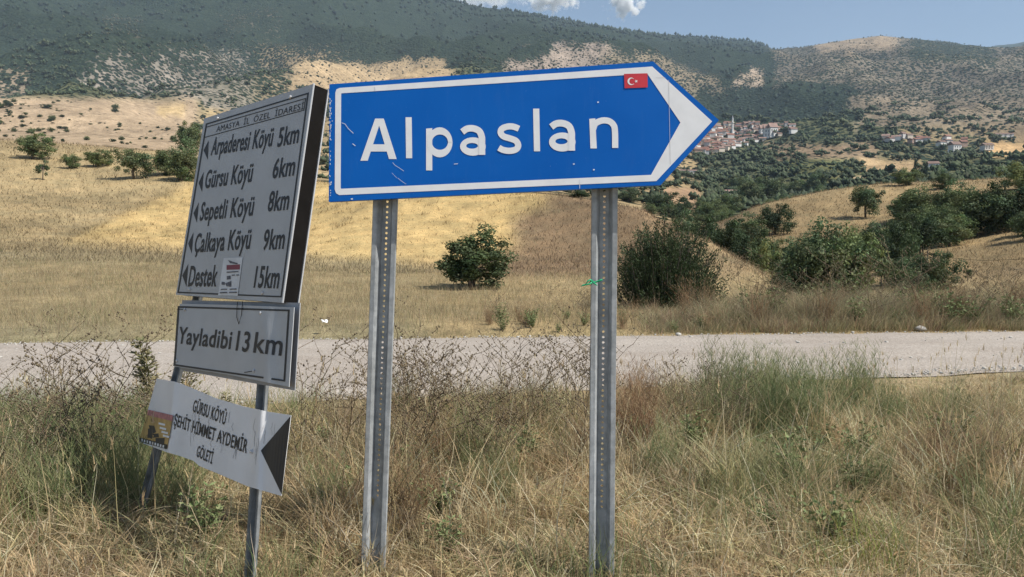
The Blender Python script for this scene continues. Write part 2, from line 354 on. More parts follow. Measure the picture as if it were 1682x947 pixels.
def mat_far(name, cell, bumpd):
    m, nt, b = new_mat(name)
    at = N(nt, 'ShaderNodeAttribute', attribute_name='col'); vg = N(nt, 'ShaderNodeAttribute', attribute_name='veg')
    tc = N(nt, 'ShaderNodeTexCoord')
    vo = N(nt, 'ShaderNodeTexVoronoi', Scale=1.0 / cell); nt.links.new(tc.outputs['Object'], vo.inputs['Vector'])
    nz = noise_node(nt, 1.0 / (cell * 5), 5, .65); nf = noise_node(nt, 1.0 / (cell * 1.3), 4, .7)
    # a crown covers the cell while its distance is below a limit that grows with the cover
    a = N(nt, 'ShaderNodeMath', operation='MULTIPLY_ADD'); nt.links.new(vg.outputs['Fac'], a.inputs[0]); a.inputs[1].default_value = .95; a.inputs[2].default_value = -.40
    a2 = N(nt, 'ShaderNodeMath', operation='ADD'); nt.links.new(a.outputs[0], a2.inputs[0]); nt.links.new(nz.outputs[0], a2.inputs[1])
    s = N(nt, 'ShaderNodeMath', operation='SUBTRACT'); nt.links.new(a2.outputs[0], s.inputs[0]); nt.links.new(vo.outputs['Distance'], s.inputs[1])
    f = ramp(nt, s.outputs[0], .0, .16)
    sep = N(nt, 'ShaderNodeSeparateColor'); nt.links.new(vo.outputs['Color'], sep.inputs[0])
    tree = ramp(nt, sep.outputs[0], 0, 1, (.012, .022, .015), (.034, .049, .030))
    rk = ramp(nt, nf.outputs[0], .3, .72, (.66, .64, .62), (1.35, 1.32, 1.28))
    base = mixc(nt, 1.0, at.outputs['Color'], rk.outputs[0], 'MULTIPLY')
    c = mixc(nt, f.outputs[0], base, tree.outputs[0])
    nt.links.new(c, b.inputs['Base Color']); b.inputs['Roughness'].default_value = .95; b.inputs['Specular IOR Level'].default_value = .05
    hh = N(nt, 'ShaderNodeMath', operation='MULTIPLY_ADD'); nt.links.new(vo.outputs['Distance'], hh.inputs[0]); hh.inputs[1].default_value = -1.0; hh.inputs[2].default_value = 1.0
    h2 = N(nt, 'ShaderNodeMath', operation='MULTIPLY'); nt.links.new(hh.outputs[0], h2.inputs[0]); nt.links.new(f.outputs[0], h2.inputs[1])
    h3 = N(nt, 'ShaderNodeMath', operation='ADD'); nt.links.new(h2.outputs[0], h3.inputs[0]); nt.links.new(nf.outputs[0], h3.inputs[1])
    bp = N(nt, 'ShaderNodeBump', Strength=1.0, Distance=bumpd); nt.links.new(h3.outputs[0], bp.inputs['Height']); nt.links.new(bp.outputs[0], b.inputs['Normal'])
    return m
M_GROUND = mat_ground(); M_VALLEY = mat_far('valley_cover', 7.0, 3.0); M_MOUNT = mat_far('mountain_cover', 7.5, 5.0)

# ------------------------------------------------------------------ terrain sheets
dense = np.radians(np.arange(-37, 37.01, 0.14)); coarse_r = np.radians(np.concatenate([np.arange(37.5, 60, .8), np.arange(60, 180, 5)]))
TH = np.concatenate([-coarse_r[::-1], dense, coarse_r, [math.pi]])
def sheet(name, r, kind_far, mat):
    rr, tt = np.meshgrid(r, TH, indexing='ij'); x = (rr * np.sin(tt)).ravel(); y = (rr * np.cos(tt)).ravel()
    z = ground_z(x, y)
    nr, na = len(r), len(TH)
    i = np.arange(nr - 1)[:, None] * na + np.arange(na - 1)[None]; q = np.stack([i, i + 1, i + na + 1, i + na], -1).reshape(-1, 4)
    w = np.arange(nr - 1) * na; q = np.concatenate([q, np.stack([w + na - 1, w, w + na, w + 2 * na - 1], -1)])
    V = np.stack([x, y, z], -1)
    if kind_far:
        c, vg, _, _ = cover_far(x, y, z); me = mesh_np(name, V, q[:, ::-1], c, {'veg': vg}, True)
    else:
        c = cover_near(x, np.maximum(y, .5)); me = mesh_np(name, V, q[:, ::-1], c, None, True)
    o = link(name, me, None, mat); tag(o, kind='structure'); return o
g = sheet('ground', np.geomspace(.25, 175, 190), False, M_GROUND)
tag(g, 'dry meadow, stubble field and grassy hillside on both sides of the road', 'ground')
tag(sheet('valley', np.geomspace(175, 1500, 120), True, M_VALLEY), 'hazy valley floor with fields and tree belts below the mountains', 'valley')
tag(sheet('mountain', np.geomspace(1500, 12500, 150), True, M_MOUNT), 'forested mountain range with bare rocky slopes on the skyline', 'mountain')

# road
def build_road():
    xs = np.arange(-40, 40.01, .12); ts = np.linspace(0, 1, 24)
    X = np.repeat(xs[:, None], len(ts), 1); a = road_near(xs)[:, None]; b = road_far(xs)[:, None]; Y = a + (b - a) * ts[None]
    prof = -0.03 * np.exp(-((ts - .3) / .08) ** 2) - 0.03 * np.exp(-((ts - .72) / .08) ** 2) + .03 * np.sin(math.pi * ts)
    Z = .012 + prof[None] * .8 + .014 * fbm(X / .8, Y / .5, 3, 3) + 0.02 * sstep(0, .06, ts) * (1 - sstep(.94, 1, ts))
    V = np.stack([X, Y, np.maximum(Z, .006)], -1).reshape(-1, 3); n = len(ts)
    i = np.arange(len(xs) - 1)[:, None] * n + np.arange(n - 1)[None]; q = np.stack([i, i + n, i + n + 1, i + 1], -1).reshape(-1, 4)
    m, nt, bs = new_mat('gravel')
    n1 = noise_node(nt, 40, 3, .7); n2 = noise_node(nt, .8, 5, .6, vscale=(.35, 1.5, 1)); tc = N(nt, 'ShaderNodeTexCoord')
    vo = N(nt, 'ShaderNodeTexVoronoi', Scale=48.0); nt.links.new(tc.outputs['Object'], vo.inputs['Vector'])
    c1 = ramp(nt, n2.outputs[0], .3, .7, (.345, .30, .255), (.44, .395, .345)); c2 = ramp(nt, n1.outputs[0], .3, .72, (.7, .7, .7), (1.2, 1.2, 1.2))
    sp = N(nt, 'ShaderNodeSeparateColor'); nt.links.new(vo.outputs['Color'], sp.inputs[0]); c3 = ramp(nt, sp.outputs[0], .0, 1, (.80, .79, .78), (1.12, 1.11, 1.10))
    c = mixc(nt, 1., c1.outputs[0], c2.outputs[0], 'MULTIPLY'); c = mixc(nt, 1., c, c3.outputs[0], 'MULTIPLY')
    nt.links.new(c, bs.inputs['Base Color']); bs.inputs['Roughness'].default_value = .95; bs.inputs['Specular IOR Level'].default_value = .15
    bp = N(nt, 'ShaderNodeBump', Strength=.5, Distance=.012); nt.links.new(vo.outputs['Distance'], bp.inputs['Height']); nt.links.new(bp.outputs[0], bs.inputs['Normal'])
    o = link('road', mesh_np('road', V, q, None, None, True), None, m); tag(o, 'pale gravel road crossing the picture behind the signs', 'road', kind='structure')
build_road()

# ------------------------------------------------------------------ signs
def blue_mat():
    m, nt, b = new_mat('blue_sheeting')
    n1 = noise_node(nt, 2.2, 5, .6); n2 = noise_node(nt, 6.0, 5, .7, vscale=(6, 6, .7)); n3 = noise_node(nt, 160, 2, .5)
    c = ramp(nt, n1.outputs[0], .3, .7, (.0012, .098, .42), (.0016, .116, .47)); dust = ramp(nt, n2.outputs[0], .55, .85, (0, 0, 0), (.07, .07, .07)); sp = ramp(nt, n3.outputs[0], .72, .78, (0, 0, 0), (.18, .18, .18))
    k = mixc(nt, dust.outputs[0], c.outputs[0], (.16, .24, .42)); k = mixc(nt, sp.outputs[0], k, (.35, .45, .60))
    nt.links.new(k, b.inputs['Base Color']); r = ramp(nt, n1.outputs[0], .3, .7, (.40, .40, .40), (.6, .6, .6)); nt.links.new(r.outputs[0], b.inputs['Roughness']); b.inputs['Specular IOR Level'].default_value = .18
    return m
M_BLUE = blue_mat()
M_WHITE = plain('white_sheeting', (.74, .75, .77), .5, 0, .05, 14.0)
M_RED = plain('red_sticker', (.52, .03, .045), .5)
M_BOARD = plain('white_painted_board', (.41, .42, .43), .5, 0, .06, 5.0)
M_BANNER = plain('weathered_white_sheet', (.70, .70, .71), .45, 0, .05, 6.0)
M_BLACK = plain('black_paint', (.018, .018, .02), .55, 0, .2)
M_FRAME = plain('dark_brown_frame', (.008, .007, .0065), .8, 0, .3, 12, 0, .1)
M_EDGE = plain('bare_aluminium', (.55, .55, .56), .45, .5, .1)
def galv(name):
    m, nt, b = new_mat(name)
    n = noise_node(nt, 22, 6, .65); n2 = noise_node(nt, 3.0, 4, .6, vscale=(4, 4, .5))
    r = ramp(nt, n.outputs[0], .35, .68, (.29, .31, .325), (.47, .49, .505)); r2 = ramp(nt, n2.outputs[0], .35, .7, (.78, .78, .77), (1.1, 1.1, 1.1))
    c = mixc(nt, 1., r.outputs[0], r2.outputs[0], 'MULTIPLY'); nt.links.new(c, b.inputs['Base Color'])
    b.inputs['Metallic'].default_value = .2; b.inputs['Roughness'].default_value = .6
    return m
M_GALV = galv('galvanised_steel')

class Plane:
    """a flat board: photo points are taken onto it; off > 0 is towards the viewer's side"""
    def __init__(s, o, u, v):
        s.o = np.array(o, float); s.u = np.array(u, float) / np.linalg.norm(u); v = np.array(v, float); v = v - s.u * (v @ s.u)
        s.v = v / np.linalg.norm(v); s.n = np.cross(s.u, s.v)
        if s.n[1] > 0: s.n = -s.n
    def at(s, px, py, off=0.0):
        o = s.o + s.n * off; r = ray(px, py); c = np.array([0, 0, CH])
        t = ((o - c) @ s.n) / (r @ s.n); return c + r * t
    def uv(s, px, py):
        p = s.at(px, py) - s.o; return p @ s.u, p @ s.v
    def xyz(s, u, v, off=0.0): return s.o + s.u * u + s.v * v + s.n * off
def decal(pl, polys, name, mat, parent, off, step=0.00025, bend=None):
    mb = MB()
    for i, q in enumerate(polys):
        mb.poly([pl.at(x, y, off + i * step + (bend(x, y) if bend else 0)) for x, y in q])
    me = mb.mesh(name)
    return link(name, me, parent, mat)
def stroke(pts, w, closed=False):
    """centre line with a width -> quads (photo px)"""
    p = np.array(pts, float); n = len(p); L = []; Rr = []
    for i in range(n):
        a = p[i] - p[i - 1] if (i > 0 or closed) else p[i + 1] - p[i]; b = p[(i + 1) % n] - p[i] if (i < n - 1 or closed) else a
        a = a / np.linalg.norm(a); b = b / np.linalg.norm(b); t = a + b; t /= np.linalg.norm(t); k = np.array([-t[1], t[0]])
        m = w / 2 / max(.5, abs(k @ np.array([-a[1], a[0]]))); L.append(p[i] + k * m); Rr.append(p[i] - k * m)
    m = n if closed else n - 1
    return [[L[i], L[(i + 1) % n], Rr[(i + 1) % n], Rr[i]] for i in range(m)]
def smooth_line(pts, n=5):
    p = np.array(pts, float); out = []
    for i in range(len(p) - 1):
        p0 = p[max(i - 1, 0)]; p1 = p[i]; p2 = p[i + 1]; p3 = p[min(i + 2, len(p) - 1)]
        for k in range(n):
            t = k / n; out.append(.5 * ((2 * p1) + (-p0 + p2) * t + (2 * p0 - 5 * p1 + 4 * p2 - p3) * t * t + (-p0 + 3 * p1 - 3 * p2 + p3) * t ** 3))
    return out + [p[-1]]
def ellipse_ring(c, ro, ri, ci=None, n=28):
    ci = ci or c; w = [2 * math.pi * k / n for k in range(n)]
    o = [(c[0] + ro[0] * math.cos(a), c[1] + ro[1] * math.sin(a)) for a in w]; i = [(ci[0] + ri[0] * math.cos(a), ci[1] + ri[1] * math.sin(a)) for a in w]
    return [[o[k], o[(k + 1) % n], i[(k + 1) % n], i[k]] for k in range(n)]
def text_tris(s, bold=0.0):
    cu = bpy.data.curves.new('t', 'FONT'); cu.body = s; cu.size = 1.0; cu.offset = bold; cu.space_character = 1.06; cu.resolution_u = 4; cu.fill_mode = 'FRONT'
    ob = bpy.data.objects.new('t', cu); me = ob.to_mesh()
    v = np.array([q.co[:2] for q in me.vertices]); f = [tuple(p.vertices) for p in me.polygons]
    ob.to_mesh_clear(); bpy.data.objects.remove(ob); bpy.data.curves.remove(cu)
    return v, f
CAPH = None
def text_on(pl, s, a, b, cap_px, name, mat, parent, off=.002, bold=.02, bend=None):
    """writes s on a board so that its baseline runs from photo point a to b with the given cap height in photo px"""
    global CAPH
    if CAPH is None: CAPH = text_tris('H')[0][:, 1].max()
    v, f = text_tris(s, bold)
    if bend:                                    # finer faces, so that the print follows the bent sheet
        for _ in range(2):
            v = list(map(tuple, v)); mid_ = {}; g_ = []
            def md(i, j):
                k_ = (min(i, j), max(i, j))
                if k_ not in mid_: mid_[k_] = len(v); v.append(((v[i][0] + v[j][0]) / 2, (v[i][1] + v[j][1]) / 2))
                return mid_[k_]
            for t_ in f:
                for z_ in range(1, len(t_) - 1):
                    i, j, k = t_[0], t_[z_], t_[z_ + 1]; p_, q_, r_ = md(i, j), md(j, k), md(k, i); g_ += [(i, p_, r_), (p_, j, q_), (r_, q_, k), (p_, q_, r_)]
            f = g_; v = np.array(v)
    ua = np.array(pl.uv(*a)); ub = np.array(pl.uv(*b)); e = ub - ua; L = np.linalg.norm(e); e /= L; k = np.array([-e[1], e[0]])
    mid = (np.array(a) + np.array(b)) / 2; hh = abs(pl.uv(mid[0], mid[1] - cap_px)[1] - pl.uv(*mid)[1])
    x = (v[:, 0] - v[:, 0].min()) / (v[:, 0].max() - v[:, 0].min()) * L; y = v[:, 1] / CAPH * hh
    mb = MB(); 
    for i in range(len(x)):
        q = ua + e * x[i] + k * y[i]; o = off
        if bend:
            qx_, qy_ = [float(t) for t in project(pl.xyz(q[0], q[1]))]; mb.v.append(tuple(pl.at(qx_, qy_, off + bend(qx_, qy_)))); continue
        mb.v.append(tuple(pl.xyz(q[0], q[1], o)))
    mb.f = f
    o = mb.build(name, mat, parent)
    return o
def slab(pl, outline, name, mat, parent, th, off=0.0):
    """outline in photo px -> solid board, front face at off, th thick"""
    fr = [pl.at(x, y, off) for x, y in outline]; bk = [p - pl.n * th for p in fr]; n = len(fr)
    mb = MB(); mb.poly(fr); mb.poly(bk[::-1])
    for i in range(n): mb.poly([fr[i], bk[i], bk[(i + 1) % n], fr[(i + 1) % n]])
    o = mb.build(name, mat, parent); return o
def channel_post(name, parent, top, bot, u, back, s=1.0, holes=True, hole0=.05, hole1=1.6):
    """hat-section steel post; the web stands back between two front lips and is punched with holes"""
    top = np.array(top, float); bot = np.array(bot, float); ax = top - bot; L = np.linalg.norm(ax); ax /= L
    u = np.array(u, float) - ax * (np.array(u) @ ax); u /= np.linalg.norm(u); b = np.cross(ax, u); b *= 1 if b @ np.array(back) > 0 else -1
    prof = [(-.057, .014), (-.056, .001), (-.055, 0), (-.037, 0), (-.034, .003), (-.022, .038), (-.020, .040), (.020, .040), (.022, .038), (.034, .003), (.037, 0), (.055, 0), (.056, .001), (.057, .014)]
    pt = lambda x, y, h: bot + ax * h + u * x * s + b * y * s
    mb = MB(); m = len(prof)
    for i in range(m - 1):
        if holes and i == 6: continue
        mb.poly([pt(*prof[i], 0), pt(*prof[i + 1], 0), pt(*prof[i + 1], L), pt(*prof[i], L)])
    if holes:
        h = 0.0; pitch = .0255; r = .0062
        a0, a1 = L - hole1, L - hole0; k = int((a1 - a0) / pitch)
        Q = lambda x, hh: pt(x, .040, hh)
        mb.poly([Q(-.02, 0), Q(.02, 0), Q(.02, a0), Q(-.02, a0)]); end = a0 + k * pitch
        mb.poly([Q(-.02, end), Q(.02, end), Q(.02, L), Q(-.02, L)])
        for i in range(k):
            y0 = a0 + i * pitch; y1 = y0 + pitch; c = (y0 + y1) / 2
            oct_ = [(r * math.cos(math.pi / 8 + q * math.pi / 4), c + r * math.sin(math.pi / 8 + q * math.pi / 4)) for q in range(8)]
            # ring of octagon to the cell border
            brd = [(.02, c + r * .4), (.02 * .4, y1), (-.02 * .4, y1), (-.02, c + r * .4), (-.02, c - r * .4), (-.02 * .4, y0), (.02 * .4, y0), (.02, c - r * .4)]
            for q in range(8):
                q2 = (q + 1) % 8; mb.poly([Q(*brd[q]), Q(*brd[q2]), Q(*oct_[q2]), Q(*oct_[q])])
            mb.poly([Q(.02, y1), Q(.008, y1), Q(.02, c + r * .4)]); mb.poly([Q(-.02, y1), Q(-.02, c + r * .4), Q(-.008, y1)])
            mb.poly([Q(.02, y0), Q(.02, c - r * .4), Q(.008, y0)]); mb.poly([Q(-.02, y0), Q(-.008, y0), Q(-.02, c - r * .4)])
    o = mb.build(name, M_GALV, parent)
    sol = o.modifiers.new('thickness', 'SOLIDIFY'); sol.thickness = .003 * s; sol.offset = 0
    return o
M_GALV_SHADE = plain('shaded_steel', (.17, .18, .185), .6, .2, .35, 18)  # darker steel: the shade on the village signpost's posts is put into the colour
def bolt(pl, px, py, parent, off=0.0, r=.009, tail=False):
    c = pl.at(px, py, off); mb = MB()
    mb.tube([c - pl.n * .004, c + pl.n * .006, c + pl.n * .009], [r, r, r * .6], 8)
    return mb.build('bolt', M_EDGE, parent, False)

def c3(pts): return [(520 + x / 3.641, 90 + y / 3.641) for x, y in pts]
def c4(pts): return [(860 + x / 3.641, 80 + y / 3.641) for x, y in pts]

def blue_sign():
    a = P(540, 331, 3.50); b = P(1085, 303, 3.315); t = P(541, 138, 3.54)
    pl = Plane(a, b - a, t - a)
    root = empty('road_sign', (float(pl.at(812, 300)[0]), float(a[1]), 0.0)); root_loc = np.array(root.location)
    tag(root, 'blue arrow-shaped road sign reading Alpaslan on two perforated steel posts', 'road sign')
    holder = root
    out = [(541, 138), (1073, 100.5), (1181, 197), (1085, 303.5), (540, 331)]
    slab(pl, out, 'panel', M_BLUE, holder, .028)
    o1 = [(550.8, 152), (552.6, 146.4), (558, 144), (1071.5, 108.8), (1169.8, 199), (1078.3, 297), (557, 320), (552, 317), (549.8, 311)]
    i1 = [(560.4, 154), (560.8, 153), (562, 152.8), (1063.2, 120.6), (1117.6, 200.8), (1069.3, 286.8), (561, 309.6), (560, 309), (559.6, 307.5)]
    n = len(o1)
    decal(pl, [[o1[k], o1[(k + 1) % n], i1[(k + 1) % n], i1[k]] for k in range(n)], 'border', M_WHITE, holder, .0012, 0)
    E = []
    E.append([c3(q) for q in ([(262, 632), (306, 632), (388, 380), (350, 380)], [(362, 380), (402, 380), (479, 622), (433, 622)], [(328, 534), (428, 534), (440, 577), (314, 577)])])
    E.append([c3([(532, 372), (569, 372), (572, 617), (535, 617)])])
    E.append([c3([(655, 440), (692, 437), (692, 690), (655, 690)])] + [c3(q) for q in ellipse_ring((737, 522), (76, 90), (48, 46), (738, 521))])
    def letter_a(cv, dx, dy, s):
        f = lambda q: cv([(858 + dx + (x - 858) * s, 420 + dy + (y - 420) * s) for x, y in q])
        r = [f(q) for q in ellipse_ring((935, 547), (77, 55), (35, 17), (930, 543))]
        r += [f(q) for q in stroke(smooth_line([(871, 460), (900, 441), (938, 439), (973, 455), (988, 490), (989, 520)]), 39)]
        r += [f([(969.5, 515), (1008.5, 515), (1009, 597), (970, 597)])]; return r
    E.append(letter_a(c3, 0, 0, 1.0))
    E.append([c3(q) for q in stroke(smooth_line([(1210, 441), (1180, 429), (1146, 427), (1110, 440), (1101, 464), (1118, 486), (1155, 498), (1192, 513), (1206, 540), (1193, 564), (1155, 573), (1115, 567), (1090, 554)]), 37)])
    E.append([c4([(57, 357), (94, 357), (99, 612), (62, 612)])])
    E.append(letter_a(c4, 152 - 858, 425 - 420, 1.035))
    E.append([c4([(393, 418), (429, 415), (438, 595), (400, 595)])] + [c4(q) for q in stroke(smooth_line([(416, 480), (430, 446), (470, 428), (512, 432), (540, 458), (547, 500), (548, 592)]), 37)])
    for q in E: decal(pl, q, 'letter', M_WHITE, holder, .0012, .00002)
    fl = decal(pl, [[(1025, 121), (1063.5, 120), (1064, 143), (1026, 144.5)]], 'flag_sticker', M_RED, holder, .0028)
    cres = []; K = 22
    for k in range(K):
        def pp(j):
            w = math.radians(38 + (322 - 38) * j / K); o = (1036.8 + 6.0 * math.cos(w), 133.2 + 6.2 * math.sin(w)); w2 = math.radians(52 + (308 - 52) * j / K)
            return o, (1038.2 + 4.6 * math.cos(w2), 133.1 + 4.8 * math.sin(w2))
        (a0, b0), (a1, b1) = pp(k), pp(k + 1); cres.append([a0, a1, b1, b0])
    decal(pl, cres, 'crescent', M_WHITE, fl, .0036, 0)
    decal(pl, [[(1045 + (3.0 if k % 2 == 0 else 1.2) * math.cos(math.pi + k * math.pi / 5), 133 + (3.0 if k % 2 == 0 else 1.2) * math.sin(math.pi + k * math.pi / 5)) for k in range(10)]], 'star', M_WHITE, fl, .0036, 0)
    # worn spots: chips along the left edge and scratches
    rr = random.Random(3); sc = []
    for k in range(46):
        y = rr.uniform(158, 322) if k % 3 else rr.uniform(165, 235); x = 541.2 + abs(rr.gauss(0, 1.3)); w = rr.uniform(.5, 1.7); h = rr.uniform(.6, 2.6)
        sc.append([(x - w * .3, y - h), (x + w, y - h * .4), (x + w * .8, y + h * .5), (x - w * .3, y + h)])
    for pts, w in (([(150, 405), (170, 412), (190, 440), (220, 468)], 3.4), ([(455, 643), (470, 660), (490, 672), (522, 694)], 2.4), ([(485, 735), (510, 755), (535, 772)], 2.0),
                   ([(215, 530), (232, 543)], 4.5), ([(822, 652), (845, 650)], 4), ([(450, 705), (480, 735)], 1.6), ([(345, 190), (350, 212)], 4)):
        sc += [c3(q) for q in stroke(pts, w)]
    for x, y in ((445, 318), (300, 688), (420, 722), (205, 112)): sc += [c4([(x - 5, y - 3), (x + 5, y - 4), (x + 6, y + 3), (x - 3, y + 5)])]
    sc += [c4(q) for q in stroke([(335, 780), (336, 835)], 3)]
    sc += [c3([(204, 858), (216, 856), (218, 864), (206, 865)])]
    decal(pl, sc, 'worn_spots', plain('bare_chips', (.62, .66, .72), .6), holder, .0022, 0)['kind'] = 'stuff'
    seam = [c4(q) for q in stroke([(868, 185), (878, 690)], 2.2)] + [c4(q) for q in stroke([(790, 172), (848, 172)], 2)] + [c4(q) for q in stroke([(160, 700 + 0), (161, 702)], 1)]
    decal(pl, seam, 'sheeting_seam', plain('seam_grey', (.55, .55, .56), .6), holder, .0020, 0)
    # posts
    for (tx, bx, z0) in ((632.5, 611.5, 0), (993, 987.5, 0)):
        base = pl.at(tx, 330) ; t0 = pl.at(tx, 325, -.062); t1 = pl.at(bx, 950, -.062)
        dirv = t1 - t0; dirv = dirv / np.linalg.norm(dirv)
        # keep it close to plumb in depth
        bt = P(bx, 950, t0[1] - .02); dirv = (bt - t0) / np.linalg.norm(bt - t0)
        top = t0 - dirv * .50; bot = t0 + dirv * ((t0[2] + .35) / -dirv[2])
        channel_post('post', holder, top, bot, pl.u, -pl.n, 1.04, True, .06, 1.98)
        for v_ in (.10, .44):
            c = t0 - dirv * v_ + pl.n * .018; MB().box(c, pl.u, .03, pl.v, .014, pl.n, .0155).build('clamp', M_GALV, holder)
    for ch in list(root.children): ch.location = -root_loc
    return pl
BL = blue_sign()

def village_signpost():
    g = P(np.array([335.4, 515.5, 464, 289]), np.array([194, 137, 497, 484.]), np.array([4.30, 3.48, 3.32, 4.14]))
    pl = Plane(g[3], (g[2] - g[3]) + (g[1] - g[0]), (g[0] - g[3]) + (g[1] - g[2]))
    pl.o = g.mean(0)
    c = lambda pts: [(270 + x / 2.493, 130 + y / 2.493) for x, y in pts]
    root = empty('direction_signpost', (-1.4, 3.6, 0.0))
    tag(root, 'leaning grey signpost with three white village boards in black lettering', 'signpost')
    # upper board: folded tray with dark returns
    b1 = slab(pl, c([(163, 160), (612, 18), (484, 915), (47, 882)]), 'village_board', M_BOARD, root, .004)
    tag(b1, 'large board listing five villages with distances')
    fr = [pl.at(x, y, -.0045) for x, y in c([(163, 160), (612, 18), (484, 915), (47, 882)])]
    mb = MB(); dp = .075
    for i in range(4):
        a, b = fr[i], fr[(i + 1) % 4]; e = (b - a) / np.linalg.norm(b - a); inn = np.cross(pl.n, e); inn *= 1 if inn @ (np.mean(fr, 0) - a) > 0 else -1
        p, q = a + inn * .004, b + inn * .004
        mb.box((p + q) / 2 - pl.n * dp / 2, e, np.linalg.norm(q - p) / 2 - .002, inn, .0015, pl.n, dp / 2)
    mb.build('frame_return', M_FRAME, b1)
    mb = MB()
    a, b = fr[1], fr[2]; e = (b - a) / np.linalg.norm(b - a); inn = pl.u
    mb.box((a + b) / 2 - pl.n * (dp + .003) + inn * .001, e, np.linalg.norm(b - a) / 2, inn, .006, pl.n, .003)
    mb.box((a + b) / 2 + pl.n * .002 + inn * .0035, e, np.linalg.norm(b - a) / 2, inn, .003, pl.n, .004)
    mb.build('edge_strip', M_EDGE, b1)
    def ringq(o, w):
        ctr = np.mean(o, 0); q = stroke(o, w, True); return q
    L = [c(q) for q in ringq([(172, 183), (588, 57), (478, 890), (56, 872)], 6)] + [c(q) for q in ringq([(170, 196), (578, 78), (571, 126), (163, 238)], 3.5)]
    decal(pl, L, 'border', M_BLACK, b1, .0012, 0)
    text_on(pl, 'AMASYA  İL  ÖZEL  İDARESİ', c([(213, 216)])[0], c([(570, 122)])[0], 9.5, 'heading', M_BLACK, b1, .002, .0)
    rows = [('Arpaderesi Köyü', (190, 310), (440, 272), 28, '5km', (462, 276), (548, 258)), ('Gürsu Köyü', (164, 446), (357, 418), 29, '6km', (441, 405), (531, 392)),
            ('Sepetli Köyü', (144, 578), (362, 556), 30, '8km', (422, 540), (507, 532)), ('Çalkaya Köyü', (121, 708), (350, 692), 31, '9km', (402, 698), (489, 692)),
            ('Destek', (97, 846), (213, 846), 33, '15km', (366, 851), (467, 854))]
    for s, a, b, h, k, e, f in rows:
        text_on(pl, s, *c([a, b]), h, 'village_name', M_BLACK, b1, .002, .019); text_on(pl, k, *c([e, f]), h + 1.5, 'distance', M_BLACK, b1, .002, .019)
    for t in ([(160, 290), (181, 250), (178, 330)], [(140, 424), (161, 378), (154, 462)], [(119, 548), (141, 503), (133, 587)], [(97, 672), (119, 626), (112, 713)], [(73, 803), (98, 755), (90, 849)]):
        decal(pl, [c(t)], 'arrow', M_BLACK, b1, .0012)
    for x, y in ((220, 160), (518, 73), (105, 860), (403, 875)): bolt(pl, *c([(x, y)])[0], b1)
    # bill stuck on the board
    k = lambda pts: [(350 + x / 11.83, 415 + y / 11.83) for x, y in pts]
    st = decal(pl, [k([(205, 100), (575, 85), (478, 832), (97, 825)])], 'sticker', plain('grey_paper', (.60, .61, .62), .7), b1, .0025)
    decal(pl, [k([(262, 238), (522, 222), (518, 322), (262, 330)])], 'red_bar', plain('faded_red', (.22, .055, .075), .7), st, .0035)
    marks = [k(q) for q in ([(290, 140), (480, 200), (470, 222), (330, 200)], [(265, 450), (340, 440), (345, 510), (265, 520)], [(165, 560), (230, 570), (225, 625), (165, 615)],
             [(235, 590), (352, 545), (350, 660), (260, 650)], [(262, 365), (490, 352), (490, 372), (262, 388)], [(360, 425), (425, 420), (425, 440), (360, 445)], [(450, 420), (500, 418), (500, 440), (450, 442)],
             [(150, 700), (270, 695), (268, 715), (150, 718)], [(320, 695), (455, 690), (452, 712), (320, 715)], [(130, 762), (270, 758), (268, 782), (130, 786)], [(308, 758), (462, 752), (460, 776), (308, 782)])]
    decal(pl, marks, 'print', plain('faded_print', (.10, .10, .115), .7, 0, .5, 60), st, .0035)
    # middle board, a little crumpled at its right end
    q = lambda pts: [(200 + x / 2.706, 480 + y / 2.706) for x, y in pts]
    def bend2(x, y): return .010 * math.exp(-((x - 438) / 13) ** 2) * (.4 + .6 * sstep(500, 560, y)) + .004 * math.sin(x * .05)
    def patch(name, top, bot, mat, parent, off, bend, th=.003, nx=40, ny=10):
        tp = np.array(q(top)); bt = np.array(q(bot)); s = np.linspace(0, 1, nx)
        def along(p):
            l = np.concatenate([[0], np.cumsum(np.linalg.norm(np.diff(p, axis=0), axis=1))]); l /= l[-1]
            return np.stack([np.interp(s, l, p[:, 0]), np.interp(s, l, p[:, 1])], -1)
        A, B = along(tp), along(bt); V = []
        for j in range(ny):
            t = j / (ny - 1); row = A * (1 - t) + B * t
            V += [pl.at(x, y, off + bend(x, y)) for x, y in row]
        n = len(V); V += [p - pl.n * th for p in V]; fc = []
        for j in range(ny - 1):
            for i in range(nx - 1):
                a = j * nx + i; fc.append((a, a + nx, a + nx + 1, a + 1)); fc.append((n + a, n + a + 1, n + a + nx + 1, n + a + nx))
        edge = [i for i in range(nx)] + [j * nx + nx - 1 for j in range(1, ny)] + [(ny - 1) * nx + i for i in range(nx - 2, -1, -1)] + [j * nx for j in range(ny - 2, 0, -1)]
        for i in range(len(edge)): a, b = edge[i], edge[(i + 1) % len(edge)]; fc.append((a, b, n + b, n + a))
        me = bpy.data.meshes.new(name); me.from_pydata([tuple(v) for v in V], [], fc); me.update(); me.polygons.foreach_set('use_smooth', np.ones(len(me.polygons), bool))
        o = link(name, me, parent, mat); es = o.modifiers.new('edges', 'EDGE_SPLIT'); es.split_angle = math.radians(50); return o
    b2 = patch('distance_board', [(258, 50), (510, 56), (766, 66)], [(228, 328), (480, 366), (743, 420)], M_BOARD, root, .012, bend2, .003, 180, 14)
    tag(b2, 'crumpled middle board reading Yayladibi 13 km')
    sl = slab(pl, q([(268, 34), (792, 46), (769, 436), (262, 346)]), 'backing_board', plain('grey_back', (.30, .30, .31), .6), b2, .004, -.02)
    def ringp(o, w, sub=10):
        o = [np.array(t, float) for t in o]; p = []
        for i in range(4):
            for t in range(sub): p.append(o[i] + (o[(i + 1) % 4] - o[i]) * t / sub)
        return [q(z) for z in stroke(p, w, True)]
